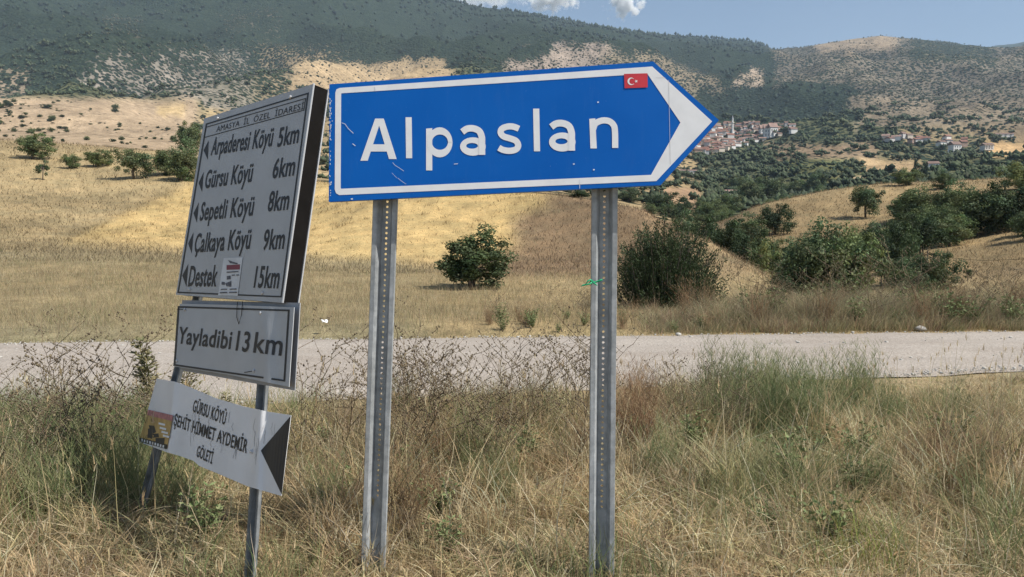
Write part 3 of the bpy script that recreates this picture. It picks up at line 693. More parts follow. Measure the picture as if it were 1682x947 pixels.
    decal(pl, ringp([(252, 64), (742, 80), (722, 392), (234, 322)], 8), 'border', M_BLACK, b2, .0136, 0, bend2)
    text_on(pl, 'Yayladibi', *q([(246, 224), (482, 251)]), 28, 'village_name', M_BLACK, b2, .0142, .018, bend2)
    text_on(pl, '13', *q([(505, 256), (562, 264)]), 32, 'distance', M_BLACK, b2, .0142, .018, bend2)
    text_on(pl, 'km', *q([(583, 265), (709, 280)]), 34, 'unit', M_BLACK, b2, .0142, .014, bend2)
    for x, y in ((283, 76), (620, 92), (248, 304), (590, 348)): bolt(pl, *q([(x, y)])[0], b2, .014)
    for pts in ([(515, 40), (512, 70), (511, 110), (520, 140), (532, 100), (537, 40)], [(590, 348), (565, 352), (545, 355)], [(283, 76), (262, 75), (246, 74)]):
        w = [pl.at(*z, .020) for z in q(pts)]; MB().tube(w, [.0016] * len(w), 5).build('wire', M_FRAME, b2)
    # lower sheet, folded round the left post and kinked at the right post
    def bend3(x, y):
        xl = 286 - (y - 624) * .085
        a = -.10 * max(0, (xl - x)) / 46.0                                   # the left flap turns away
        k = .016 * math.exp(-((x - (427 - (y - 690) * .06)) / 9.0) ** 2)
        return a + k + .006 * math.sin((x + y * .3) * .085) + .008 * math.exp(-((x - xl) / 8.0) ** 2)
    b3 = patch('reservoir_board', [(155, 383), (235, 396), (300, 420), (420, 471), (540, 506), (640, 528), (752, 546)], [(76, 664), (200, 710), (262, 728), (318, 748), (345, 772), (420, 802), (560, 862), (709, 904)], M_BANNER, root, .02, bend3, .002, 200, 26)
    tag(b3, 'bent lower sheet with black chevron and three lines of lettering')
    def tri_grid(A, B, C, n=9):
        A, B, C = [np.array(t, float) for t in (A, B, C)]; out = []
        for i in range(n):
            l0, l1 = i / n, (i + 1) / n; a0, b0, a1, b1_ = A + (B - A) * l0, A + (C - A) * l0, A + (B - A) * l1, A + (C - A) * l1
            out.append([a0, a1, b1_, b0] if i else [a0, a1, b1_])
        return out
    decal(pl, [q(t) for t in tri_grid((618, 703), (750, 549), (711, 899))], 'chevron', M_BLACK, b3, .0235, 0, bend3)
    text_on(pl, 'GÜRSU KÖYÜ', *q([(313, 528), (458, 588)]), 20.5, 'name_line', M_BLACK, b3, .0222, .018, bend3)
    text_on(pl, 'ŞEHİT HİMMET AYDEMİR', *q([(229, 590), (554, 714)]), 20.5, 'name_line', M_BLACK, b3, .0222, .018, bend3)
    text_on(pl, 'GÖLETİ', *q([(330, 728), (400, 762)]), 19, 'name_line', M_BLACK, b3, .0222, .018, bend3)
    cr_ = []; rc = random.Random(9)
    for i in range(26):
        x = rc.uniform(300, 720); y0 = 470 + (x - 300) * .27 + rc.uniform(0, 150); L_ = rc.uniform(25, 110); p_ = [(x + rc.gauss(0, 2.5) - t_ * L_ * .08, y0 + t_ * L_) for t_ in (0, .25, .5, .75, 1)]
        cr_ += [q(z) for z in stroke(p_, rc.uniform(.7, 1.5))]
    decal(pl, cr_, 'crease_lines', plain('crease_shade', (.26, .25, .24), .8), b3, .0212, 0, bend3)['kind'] = 'stuff'  # creases drawn as thin grey strokes, their shade put into the colour
    bolt(pl, *q([(577, 707)])[0], b3, .026 + bend3(*q([(577, 707)])[0]))
    s3 = lambda pts: [(225 + x / 10.52, 660 + y / 10.52) for x, y in pts]
    def grid(A, B, C, D, n=7, m=5):
        A, B, C, D = [np.array(t, float) for t in (A, B, C, D)]; f = lambda u, v: (A * (1 - u) + B * u) * (1 - v) + (D * (1 - u) + C * u) * v
        return [[f(i / n, j / m), f((i + 1) / n, j / m), f((i + 1) / n, (j + 1) / m), f(i / n, (j + 1) / m)] for i in range(n) for j in range(m)]
    st = decal(pl, [s3(t) for t in grid((190, 130), (625, 230), (520, 800), (35, 670), 9, 6)], 'advert_sticker', plain('orange_print', (.44, .29, .10), .6, 0, .35, 14), b3, .0245, 0, bend3)
    decal(pl, [s3(t) for t in grid((45, 610), (525, 735), (515, 815), (30, 680), 9, 2)], 'dark_band', M_BLACK, st, .0256, 0, bend3)
    decal(pl, [s3(t) for t in grid((190, 130), (625, 230), (605, 330), (175, 225), 9, 2)], 'title_band', plain('pinkish_red', (.42, .17, .17), .6, 0, .4, 40), st, .0256, 0, bend3)
    decal(pl, [s3(t) for t in ([(200, 400), (300, 410), (330, 520), (250, 560)], [(180, 560), (370, 540), (380, 610), (180, 620)], [(320, 620), (480, 620), (470, 720), (320, 690)], [(190, 460), (240, 450), (260, 640), (190, 600)])], 'machine_silhouette', plain('dark_print', (.035, .032, .03), .6), st, .0256, .0002, bend3)
    wh = [s3([(x, y), (x + 110, y + 28), (x + 106, y + 62), (x - 4, y + 34)]) for x, y in ((375, 350), (395, 425), (425, 495), (450, 560))]
    for i in range(9):
        x = 75 + i * 46; y = 632 + i * 13.5; wh.append(s3([(x, y), (x + 26, y + 7), (x + 22, y + 52), (x - 4, y + 45)]))
    decal(pl, wh, 'white_print', M_WHITE, st, .0268, 0, bend3)
    # posts behind the boards
    for (x0, y0, x1, y1, s) in ((434, 560, 409, 935, .76), (303, 560, 226, 850, .76)):
        a = pl.at(x0, y0, -.045 - .04); b = pl.at(x1, y1, -.045 - .04); dv = (b - a) / np.linalg.norm(b - a)
        top = a - dv * .95; bot = a + dv * ((a[2] + .3) / -dv[2])
        channel_post('post', root, top, bot, pl.u, -pl.n, s, False).data.materials[0] = M_GALV_SHADE
    off = np.array(root.location)
    for ch in list(root.children): ch.location = -off
    return pl
GP = village_signpost()

def green_string():
    pl = BL; o = empty('green_string', tuple(float(t) for t in pl.at(978, 463, -.05)))
    tag(o, 'scrap of green string knotted round the right steel post', 'string')
    mat = plain('green_plastic', (.02, .33, .15), .5)
    loc = np.array(o.location)
    pts = [pl.at(x, y, f) - loc for x, y, f in ((989, 459, -.045), (984, 461, -.052), (976, 463.5, -.050), (972, 460, -.052), (969, 464, -.058), (972, 466, -.09), (982, 463, -.115))]
    MB().tube(pts, [.0045] * len(pts), 6).build('loop', mat, o, True)
    for e in ([(973, 463), (968, 466), (958, 468), (954, 470)], [(972, 463), (970, 459), (966, 461), (962, 466)], [(973, 463), (978, 466), (981, 469)]):
        w = [pl.at(x, y, -.042 + .004 * i) - loc for i, (x, y) in enumerate(e)]; MB().tube(w, [.0042] * (len(w) - 1) + [.0015], 5).build('loose_end', mat, o, True)
green_string()
# ------------------------------------------------------------------ grass
M_GRASS = foliage('grass_blades', .42)
M_LEAF = foliage('leaves', .28, var=.12)
M_BARK = plain('bark', (.12, .095, .075), .9, 0, .3, 20, .5)
M_WEED = foliage('weed_stems', .1)
def blade_mesh(name, x, y, z, h, w, lean, droop, col, seg=3):
    """ribbons that bend over: lean (n,2) is the sideways reach of the tip as a share of the height"""
    n = len(x); t = np.linspace(0, 1, seg + 1); root = np.stack([x, y, z], -1)
    az = R.uniform(0, 2 * math.pi, n); side = np.stack([np.cos(az), np.sin(az), np.zeros(n)], -1)
    V = np.zeros((n, 2 * seg + 1, 3))
    wob = R.normal(0, .05, (n, 2)) * h[:, None]
    for i, tt in enumerate(t):
        c = root.copy(); c[:, :2] += lean * (h * tt ** 1.7)[:, None] + wob * math.sin(tt * 5); c[:, 2] += h * (tt - droop * tt ** 2.4)
        ww = (w * (1 - .75 * tt))[:, None] * side * .5
        if i < seg: V[:, 2 * i] = c - ww; V[:, 2 * i + 1] = c + ww
        else: V[:, 2 * seg] = c
    T = []
    for i in range(seg - 1): T += [(2 * i, 2 * i + 1, 2 * i + 3), (2 * i, 2 * i + 3, 2 * i + 2)]
    T.append((2 * seg - 2, 2 * seg - 1, 2 * seg)); T = np.array(T)
    T = (T[None] + (np.arange(n) * (2 * seg + 1))[:, None, None]).reshape(-1, 3)
    return mesh_np(name, V.reshape(-1, 3), T, np.repeat(col, 2 * seg + 1, 0))
def pick(pal, n, jit=.18, wts=None):
    pal = np.array(pal); c = pal[R.choice(len(pal), n, p=wts)]
    return np.clip(c * R.uniform(1 - jit, 1 + jit, (n, 1)) * R.uniform(.95, 1.05, (n, 3)), .005, .9)
STRAW = [(.68, .55, .32), (.58, .45, .25), (.48, .37, .21), (.74, .64, .43), (.38, .29, .17), (.53, .39, .23), (.30, .23, .15)]
OLIVE = [(.25, .25, .12), (.32, .30, .15), (.20, .21, .10), (.37, .33, .18)]
GREEN = [(.19, .24, .09), (.25, .29, .12), (.15, .20, .075), (.32, .32, .15)]
def wedge(n, d0, d1, tmin=-.92, tmax=.95):
    d = R.uniform(d0, d1, n); t = R.uniform(tmin, tmax, n); return t * d, d
def spots(px, py, lst):
    m = np.zeros(len(px))
    for (cx, cy, sx, sy, a) in lst: m = np.maximum(m, a * np.exp(-((px - cx) / sx) ** 2 - ((py - cy) / sy) ** 2))
    return m
GSPOT = [(110, 680, 220, 110, 1.2), (330, 640, 90, 50, .5), (1290, 655, 120, 55, .85), (1260, 790, 110, 60, .8), (1180, 680, 70, 50, .5), (1640, 850, 80, 50, .6), (1430, 880, 60, 30, .7),
         (800, 680, 120, 40, .55), (470, 655, 70, 40, .6), (40, 800, 90, 60, .6), (960, 930, 120, 30, .5), (430, 930, 80, 25, .5), (1530, 690, 140, 40, .45)]
def verge():
    def base(n):
        x, y = wedge(n, 1.9, 10.2); k = (y < road_near(x) - .05 + R.normal(0, .10, n)); x, y = x[k], y[k]
        return x, y, ground_z(x, y) - .01
    # 1 matted straw
    x, y, z = base(90000); px, py = project(np.stack([x, y, z], -1)); n = len(x)
    edge = sstep(0.0, .9, road_near(x) - y); right = sstep(1250, 1450, px) * (1 - sstep(.8, 2.6, road_near(x) - y))
    cl = fbm(x / .5, y / .5, 61, 3)
    h = R.uniform(.06, .26, n) * (.45 + .55 * sstep(2.7, 4.2, y)) * (.35 + .65 * edge) * (1 + .7 * cl) * (1 - .45 * right)
    a = R.uniform(0, 2 * math.pi, n) * .75 + fbm(x / .7, y / .7, 64, 2) * 9; l = R.uniform(.5, 2.4, n)
    dark = fbm(x / 1.1, y / 1.1, 66, 3)
    c = pick(STRAW, n); g = np.clip(spots(px, py, GSPOT) * .5 + .22, 0, .8); k = R.uniform(0, 1, n) < g; c[k] = pick(OLIVE, k.sum())
    c *= (1 + .35 * np.clip(dark * 2, -1, 1))[:, None]
    red = spots(px, py, [(1050, 640, 60, 60, .8), (1590, 760, 90, 60, .7), (850, 780, 80, 40, .4)]); k = R.uniform(0, 1, n) < red; c[k] = pick([(.34, .20, .11), (.42, .27, .15)], k.sum())
    o = link('dry_grass', blade_mesh('dry_grass', x, y, z, h, R.uniform(.004, .0105, n), np.stack([np.cos(a), np.sin(a)], -1) * l[:, None], R.uniform(.1, .5, n), np.clip(c, .01, .8)), None, M_GRASS)
    tag(o, 'matted dry straw grass covering the verge round the sign posts', 'grass', kind='stuff')
    # 2 upright dry grass in clumps
    nc = 3000; cx, cy, cz = base(nc); nc = len(cx); per = 22
    px, py = project(np.stack([cx, cy, cz], -1)); edge = sstep(.1, 1.1, road_near(cx) - cy); right = sstep(1330, 1500, px) * (1 - sstep(1.0, 3.0, road_near(cx) - cy))
    ch = (R.uniform(.16, .50, nc)) * (.25 + .75 * sstep(2.7, 4.6, cy)) * (.4 + .6 * edge) * (1 - .55 * right) * np.clip(1 + 1.5 * fbm(cx / 1.3, cy / 1.0, 71, 3), .22, 1.5)
    sp = R.uniform(.03, .09, nc); rep = lambda v: np.repeat(v, per, 0)
    n = nc * per; a = R.uniform(0, 2 * math.pi, n); rr = np.sqrt(R.uniform(0, 1, n)) * rep(sp); x = rep(cx) + np.cos(a) * rr; y = rep(cy) + np.sin(a) * rr
    ln = np.stack([np.cos(a), np.sin(a)], -1) * R.uniform(.05, .9, n)[:, None] + rep(R.normal(0, .25, (nc, 2)))
    gm = np.clip(spots(px, py, GSPOT), 0, 1); cc = pick(STRAW, nc); k = R.uniform(0, 1, nc) < .18 + gm * .7; cc[k] = pick(OLIVE, k.sum())
    o = link('tufted_grass', blade_mesh('tufted_grass', x, y, rep(cz), rep(ch) * R.uniform(.55, 1.1, n), R.uniform(.0035, .0085, n), ln, R.uniform(.0, .35, n), np.clip(rep(cc) * R.uniform(.75, 1.25, (n, 1)), .01, .8)), None, M_GRASS)
    tag(o, 'upright tufts of dry bleached grass standing on the verge', 'grass', kind='stuff')
    # 3 fine green grass
    x, y, z = base(120000); px, py = project(np.stack([x, y, z + .15], -1)); gm = spots(px, py, GSPOT) * (1 + .8 * fbm(x / .6, y / .6, 81, 3)); k = R.uniform(0, 1, len(x)) < gm * .9
    x, y, z, px, py = x[k], y[k], z[k], px[k], py[k]; n = len(x); a = R.uniform(0, 2 * math.pi, n)
    big = 1 + .55 * spots(px, py, [(110, 690, 200, 90, .35), (1310, 660, 100, 45, .5)])
    c = pick(GREEN + OLIVE[:2], n); lime = spots(px, py, [(1430, 880, 60, 30, .8)]); q = R.uniform(0, 1, n) < lime; c[q] = pick([(.26, .30, .07)], q.sum())
    fresh = spots(px, py, [(1310, 660, 130, 60, .75), (1260, 790, 100, 60, .5)]); q = R.uniform(0, 1, n) < fresh; c[q] = pick([(.17, .22, .10), (.22, .26, .125)], q.sum())
    o = link('green_grass', blade_mesh('green_grass', x, y, z, R.uniform(.14, .46, n) * big, R.uniform(.0028, .0058, n), np.stack([np.cos(a), np.sin(a)], -1) * R.uniform(.1, .8, n)[:, None], R.uniform(0, .3, n), c), None, M_GRASS)
    tag(o, 'patches of fine green grass and herbs growing through the dry verge', 'grass', kind='stuff')
    # 4 long fallen and standing stalks with seed ears
    x, y, z = base(2400); n = len(x); a = R.uniform(0, 2 * math.pi, n); st = R.uniform(0, 1, n) < .55
    h = (.5 + .5 * sstep(2.6, 4.4, y)) * np.where(st, R.uniform(.4, .8, n), R.uniform(.12, .3, n)) * (.5 + .5 * sstep(.3, 1.5, road_near(x) - y)); l = np.where(st, R.uniform(0, .35, n), R.uniform(1.0, 3.0, n))
    az_ = np.stack([np.cos(a), np.sin(a)], -1); dr_ = R.uniform(0, .2, n); e = st & (R.uniform(0, 1, n) < .7); xe, ye, ze = x[e] + az_[e, 0] * l[e] * h[e], y[e] + az_[e, 1] * l[e] * h[e], z[e] + h[e] * .93 - .05
    m_ = 6; xe, ye, ze = [np.repeat(q, m_) for q in (xe, ye, ze)]; ke = len(xe); ae = R.uniform(0, 6.28, ke)
    o = link('grass_ears', blade_mesh('grass_ears', xe + R.normal(0, .003, ke), ye + R.normal(0, .003, ke), ze + R.uniform(-.02, .03, ke), R.uniform(.03, .075, ke), R.uniform(.004, .008, ke), np.stack([np.cos(ae), np.sin(ae)], -1) * R.uniform(.1, .5, ke)[:, None], R.uniform(0, .4, ke), pick([(.56, .44, .25), (.46, .34, .19), (.62, .52, .33)], ke), 2), None, M_GRASS)
    tag(o, 'dry seed ears at the tips of the verge grasses', 'seed ears', kind='stuff')
    o = link('straw_stalks', blade_mesh('straw_stalks', x, y, z, h, R.uniform(.004, .007, n), np.stack([np.cos(a), np.sin(a)], -1) * l[:, None], R.uniform(0, .2, n), pick([(.62, .52, .31), (.52, .41, .22), (.66, .58, .40)], n), 5), None, M_GRASS)
    tag(o, 'long pale straw stalks standing and fallen across the verge', 'straw', kind='stuff')
verge()
def field():
    def scatter(n, d0, d1): 
        d = np.exp(R.uniform(math.log(d0), math.log(d1), n)); x = R.uniform(-.82, .82, n) * d; return x, d
    x, y = scatter(105000, 10.5, 32); k = y > road_far(x) + .05 + np.abs(R.normal(0, .12, len(x))); x, y = x[k], y[k]; n = len(x); z = ground_z(x, y) - .01
    px, py = project(np.stack([x, y, z], -1)); e = y - road_far(x); c = cover_near(x, y); u = R.uniform(0, 1, n)
    tall = .55 + .45 * sstep(.3, 2.2, e); bank = sstep(1080, 1250, px) * (1 - sstep(3.5, 6.5, e))
    patchy = fbm(x / 2.2, y / 2.2, 91, 3)
    h = R.uniform(.10, .34, n) * tall * (1 + .9 * bank) * (1 + .8 * patchy)
    cc = pick(STRAW, n) * .55 + c * .45
    q = u < .18 + .3 * np.clip(patchy * 2, 0, 1) + .25 * bank; cc[q] = pick(OLIVE, q.sum())
    q = (R.uniform(0, 1, n) < .75) & (e < .45); cc[q] = pick([(.20, .20, .09), (.24, .22, .10)], q.sum())
    a = R.uniform(0, 2 * math.pi, n)
    o = link('meadow_grass', blade_mesh('meadow_grass', x, y, z, h, R.uniform(.0035, .0075, n) * np.maximum(1, y / 16), np.stack([np.cos(a), np.sin(a)], -1) * R.uniform(.1, 1.0, n)[:, None], R.uniform(0, .3, n), np.clip(cc, .01, .8), 2), None, M_GRASS)
    tag(o, 'dry meadow grass along the far side of the gravel road', 'grass', kind='stuff')
    nb = 1500; bpx = R.uniform(1060, 1720, nb); bd = road_far((bpx - 841) / F * 13) + .25 + np.abs(R.normal(0, 1.5, nb)); bx = (bpx - 841) / F * bd; per = 16; rp2 = lambda v: np.repeat(v, per, 0)
    bh = R.uniform(.35, .95, nb) * (.5 + .5 * sstep(1100, 1300, bpx)) * (.55 + .45 * sstep(.2, 1.2, bd - road_far(bx))) * (1 + .5 * fbm(bpx / 60, bd * 0, 95, 2)); n = nb * per; a = R.uniform(0, 2 * math.pi, n); rr_ = np.sqrt(R.uniform(0, 1, n)) * .14
    bc = pick([(.42, .34, .21), (.34, .27, .17), (.50, .41, .26), (.28, .26, .15), (.34, .23, .16), (.25, .26, .14), (.30, .30, .16)], nb); bz = ground_z(bx, bd) - .01
    o = link('bank_grass', blade_mesh('bank_grass', rp2(bx) + np.cos(a) * rr_, rp2(bd) + np.sin(a) * rr_, rp2(bz), rp2(bh) * R.uniform(.5, 1.1, n), R.uniform(.005, .011, n), np.stack([np.cos(a), np.sin(a)], -1) * R.uniform(.05, 1.3, n)[:, None], R.uniform(0, .45, n), np.clip(rp2(bc) * R.uniform(.7, 1.3, (n, 1)), .01, .8), 2), None, M_GRASS)
    tag(o, 'tall dense dry grass on the bank across the road at the right', 'grass', kind='stuff')
    x, y = scatter(80000, 30, 160); n = len(x); z = ground_z(x, y) - .02; px, py = project(np.stack([x, y, z], -1)); c = cover_near(x, y, True)
    st = (c[:, 0] > .41); k = ~st | (R.uniform(0, 1, n) < .6); x, y, z, c, st = x[k], y[k], z[k], c[k], st[k]; n = len(x)
    a = R.uniform(0, 2 * math.pi, n); h = np.where(st, R.uniform(.06, .14, n), R.uniform(.10, .34, n)) * (.8 + y / 140)
    cc = c * R.uniform(.72, 1.3, (n, 1)); q = (R.uniform(0, 1, n) < .10) & ~st; cc[q] = pick([(.20, .18, .09), (.17, .14, .085)], q.sum())
    o = link('hillside_grass', blade_mesh('hillside_grass', x, y, z, h, .0011 * y * R.uniform(.5, 1.1, n), np.stack([np.cos(a), np.sin(a)], -1) * R.uniform(.2, 1.2, n)[:, None], R.uniform(0, .3, n), np.clip(cc, .01, .8), 2), None, M_GRASS)
    tag(o, 'short dry grass and stubble on the hillside beyond the meadow', 'grass', kind='stuff')
field()

# ------------------------------------------------------------------ weeds
def weed_mesh(name, seed, h=1.0, kind='dry'):
    r = random.Random(seed); V = []; T = []; C = []
    def tube(p, q, r0, r1, col):
        p = np.array(p); q = np.array(q); t = q - p; L = np.linalg.norm(t)
        if L < 1e-6: return
        t /= L; a = np.cross(t, (.3, .8, .1)); a /= np.linalg.norm(a); b = np.cross(t, a); n = len(V)
        for c, rad in ((p, r0), (q, r1)):
            for k in range(3): w = 2.094 * k; V.append(c + rad * (math.cos(w) * a + math.sin(w) * b)); C.append(col)
        for k in range(3): k2 = (k + 1) % 3; T.append((n + k, n + k2, n + 3 + k2)); T.append((n + k, n + 3 + k2, n + 3 + k))
    def head(c, s, col):
        n = len(V); c = np.array(c)
        for d in ((1, 0, 0), (-1, 0, 0), (0, 1, 0), (0, -1, 0), (0, 0, 1.6), (0, 0, -1)): V.append(c + np.array(d) * s * r.uniform(.7, 1.2)); C.append(col)
        for f in ((0, 2, 4), (2, 1, 4), (1, 3, 4), (3, 0, 4), (2, 0, 5), (1, 2, 5), (3, 1, 5), (0, 3, 5)): T.append(tuple(n + i for i in f))
    def leaf(c, d, L, w, col):
        n = len(V); c = np.array(c); d = np.array(d) / np.linalg.norm(d); s = np.cross(d, (r.uniform(-1, 1), r.uniform(-1, 1), .6)); s /= np.linalg.norm(s) + 1e-9
        for q in (c, c + d * L * .5 + s * w, c + d * L, c + d * L * .5 - s * w): V.append(q); C.append(col)
        T.append((n, n + 1, n + 2)); T.append((n, n + 2, n + 3))
    if kind == 'dry':
        cols = [(.16, .115, .07), (.21, .16, .10), (.13, .10, .07), (.24, .20, .12)]
        def grow(p, d, L, rad, lev):
            n = max(3, int(L / .07)); p = np.array(p, float); d = np.array(d, float); d /= np.linalg.norm(d); col = r.choice(cols)
            for i in range(n):
                d2 = d + np.array([r.gauss(0, .16), r.gauss(0, .16), r.gauss(.03, .08)]); d2 /= np.linalg.norm(d2); q = p + d2 * L / n
                tube(p, q, rad * (1 - .6 * i / n), rad * (1 - .6 * (i + 1) / n), col)
                if r.random() < .35 + .35 * (lev > 0): head(q, r.uniform(.0035, .0075), r.choice([(.12, .09, .06), (.17, .13, .08), (.22, .18, .11)]))
                if lev < 3 and i > (1 if lev == 0 else 0) and r.random() < (.75 if lev == 0 else .55):
                    a = r.uniform(0, 6.28); up = r.uniform(.25, .9); grow(q, (math.cos(a), math.sin(a), up), L * r.uniform(.28, .55), rad * .6, lev + 1)
                p, d = q, (d2 + d) / 2
            head(p, r.uniform(.005, .009), r.choice([(.12, .09, .06), (.20, .16, .10)]))
        for k in range(r.choice([1, 2, 2, 3])): grow((r.gauss(0, .02), r.gauss(0, .02), -.02), (r.gauss(0, .25), r.gauss(0, .25), 1), h * r.uniform(.7, 1.0), .0052, 0)
    elif kind == 'thistle':   # tall olive spire with many short leafy side shoots
        cols = [(.17, .16, .075), (.22, .20, .10), (.13, .135, .06), (.27, .23, .12)]
        for k in range(3):
            p = np.array([r.gauss(0, .03), r.gauss(0, .03), 0]); d = np.array([r.gauss(0, .10), r.gauss(0, .10), 1]); H = h * r.uniform(.75, 1)
            n = 26
            for i in range(n):
                q = p + d * H / n + np.array([r.gauss(0, .004), r.gauss(0, .004), 0]); tube(p, q, .005, .0045, r.choice(cols))
                for s in range(5 if i > 3 else 2):
                    a = r.uniform(0, 6.28); dd = np.array([math.cos(a), math.sin(a), r.uniform(.5, 1.3)]); L = .15 * H * (1.05 - i / n) + .03; e = q + dd / np.linalg.norm(dd) * L
                    tube(q, e, .0022, .001, r.choice(cols))
                    for m_ in range(5): leaf(q + (e - q) * r.uniform(.25, 1), dd + np.array([r.gauss(0, .6), r.gauss(0, .6), r.gauss(0, .4)]), r.uniform(.02, .045), .006, r.choice(cols))
                p = q
    elif kind == 'tuft':      # reddish dry brush: many fine wands
        cols = [(.27, .16, .09), (.34, .22, .12), (.22, .14, .085), (.38, .28, .16)]
        for k in range(70):
            a = r.uniform(0, 6.28); d = np.array([math.cos(a) * r.uniform(.05, .55), math.sin(a) * r.uniform(.05, .55), 1]); p = np.array([r.gauss(0, .05), r.gauss(0, .05), 0]); H = h * r.uniform(.45, 1); c = r.choice(cols)
            for i in range(4):
                q = p + d / np.linalg.norm(d) * H / 4; tube(p, q, .0022 * (1 - i * .2), .0022 * (.8 - i * .2), c); d = d + np.array([r.gauss(0, .12), r.gauss(0, .12), 0])
                if i > 0:
                    for s in range(2): b = r.uniform(0, 6.28); tube(q, q + np.array([math.cos(b) * .5, math.sin(b) * .5, .7]) * H * r.uniform(.06, .16), .0012, .0006, c)
                p = q
    elif kind == 'feather':   # fine green wands with hair-like side twigs
        cols = [(.17, .21, .09), (.22, .25, .11), (.13, .175, .075), (.29, .29, .14), (.34, .31, .17)]
        for k in range(95):
            a = r.uniform(0, 6.28); sp_ = r.uniform(.02, .6); d = np.array([math.cos(a) * sp_, math.sin(a) * sp_, 1]); p = np.array([r.gauss(0, .08), r.gauss(0, .08), 0]); H = h * r.uniform(.4, 1); c = r.choice(cols)
            for i in range(5):
                q = p + d / np.linalg.norm(d) * H / 5; tube(p, q, .0024 * (1 - i * .17), .0024 * (.83 - i * .17), c); d = d + np.array([r.gauss(0, .13), r.gauss(0, .13), 0])
                if i > 0:
                    for s in range(3): b = r.uniform(0, 6.28); tube(q, q + np.array([math.cos(b) * .45, math.sin(b) * .45, .8]) * H * r.uniform(.07, .2), .0013, .0006, c)
                p = q
    elif kind == 'herb':      # low leafy green plant
        cols = [(.14, .19, .075), (.18, .22, .09), (.22, .24, .11)]
        for k in range(26):
            a = r.uniform(0, 6.28); d = np.array([math.cos(a) * r.uniform(.1, .8), math.sin(a) * r.uniform(.1, .8), 1]); p = np.zeros(3); H = h * r.uniform(.4, 1)
            for i in range(5):
                q = p + d / np.linalg.norm(d) * H / 5; tube(p, q, .002, .0016, (.14, .14, .07))
                for s in range(3): leaf(q, (r.gauss(0, 1), r.gauss(0, 1), r.uniform(.2, 1)), r.uniform(.03, .06), .009, r.choice(cols))
                p = q
    return mesh_np(name, np.array(V), np.array(T), np.array(C))
WP = {'dry': [weed_mesh('dry_weed', 100 + i, .85) for i in range(9)], 'tuft': [weed_mesh('dry_brush', 200 + i, .6, 'tuft') for i in range(3)], 'feather': [weed_mesh('feathery_weed', 400 + i, .6, 'feather') for i in range(4)], 'herb': [weed_mesh('green_herb', 300 + i, .4, 'herb') for i in range(3)]}
for l in WP.values():
    for m_ in l: m_.materials.append(M_WEED)
def put_weed(kind, name, px, d, s, label, cat, group, i):
    x = (px - 841) / F * d; z = float(ground_z(np.array([x]), np.array([d]))[0])
    o = link(name, WP[kind][i % len(WP[kind])]); o.location = (x, d, z - .01); o.scale = (s, s, s); o.rotation_euler = (random.gauss(0, .10), random.gauss(0, .10), random.uniform(0, 6.28))
    tag(o, label, cat, group)
rw = random.Random(12)
def near_road_d(px): 
    t = (px - 841) / F; return 7.7 / (1 - .205 * t)
W1 = [(10, .8), (45, 1.0), (80, 1.1), (105, 1.2), (130, 1.05), (150, 1.2), (175, 1.0), (200, .9), (20, .9), (60, 1.0), (110, .8), (215, .8), (30, 1.1), (5, 1.1), (95, 1.1), (140, .95), (165, 1.1), (190, 1.1), (245, .9), (230, 1.0), (50, 1.2), (70, 1.1)]
for i, (px, s) in enumerate(W1): put_weed('dry', 'dry_weed', px, near_road_d(px) * rw.uniform(.66, .90), s * rw.uniform(.8, 1.0), 'brown branching dead weed on the verge left of the grey signpost', 'weed', 'dead weeds left of the signpost', i)
for i in range(44): put_weed('dry', 'dry_weed', rw.uniform(485, 968), near_road_d(720) * rw.uniform(.62, .93), rw.uniform(.7, 1.12), 'brown branching dead weed between the signs in front of the road', 'weed', 'dead weeds between the signs', i + 3)
for i in range(12): put_weed('dry', 'dry_weed', rw.uniform(1020, 1260), near_road_d(1130) * rw.uniform(.62, .9), rw.uniform(.5, .8), 'brown branching dead weed right of the blue sign posts', 'weed', 'dead weeds right of the blue sign', i + 5)
for i in range(9): put_weed('tuft', 'dry_brush', 1050 + rw.gauss(0, 26), near_road_d(1050) * rw.uniform(.66, .86), rw.uniform(.75, 1.15), 'reddish dry brush just right of the right steel post', 'brush', 'reddish brush beside the right post', i)
for i in range(6): put_weed('tuft', 'dry_brush', rw.uniform(1480, 1670), near_road_d(1580) * rw.uniform(.5, .75), rw.uniform(.5, .8), 'low russet dry brush on the right end of the verge', 'brush', 'russet brush at the right', i)
for i in range(30): put_weed('herb', 'green_herb', rw.choice([rw.gauss(130, 90), rw.gauss(1290, 70), rw.uniform(500, 950), rw.uniform(1100, 1650)]), rw.uniform(3.6, 7.0), rw.uniform(.5, 1.0), 'small leafy green herb among the dry grass of the verge', 'plant', 'green herbs on the verge', i)
for i in range(20): put_weed('feather', 'feathery_weed', rw.gauss(130, 95), rw.uniform(4.2, 5.6), rw.uniform(.6, 1.0), 'yellow-green feathery weed left of the grey signpost', 'weed', 'feathery weeds left of the signpost', i)
for i in range(14): put_weed('feather', 'feathery_weed', rw.gauss(1290, 60), rw.uniform(5.8, 7.9), rw.uniform(.7, 1.15), 'fresh green feathery weed in the green patch right of the signs', 'weed', 'feathery weeds in the green patch', i)
for i in range(16): put_weed('feather', 'feathery_weed', rw.choice([rw.uniform(440, 960), rw.uniform(1080, 1240), rw.uniform(1400, 1660)]), rw.uniform(4.2, 6.8), rw.uniform(.5, .9), 'green feathery weed scattered over the dry verge', 'weed', 'feathery weeds over the verge', i)
for i in range(12): put_weed('tuft', 'dry_brush', rw.uniform(480, 960), rw.uniform(3.8, 6.2), rw.uniform(.5, .9), 'tangled brown dry brush on the verge between the two sign groups', 'brush', 'dry brush between the signs', i)
FARW = []
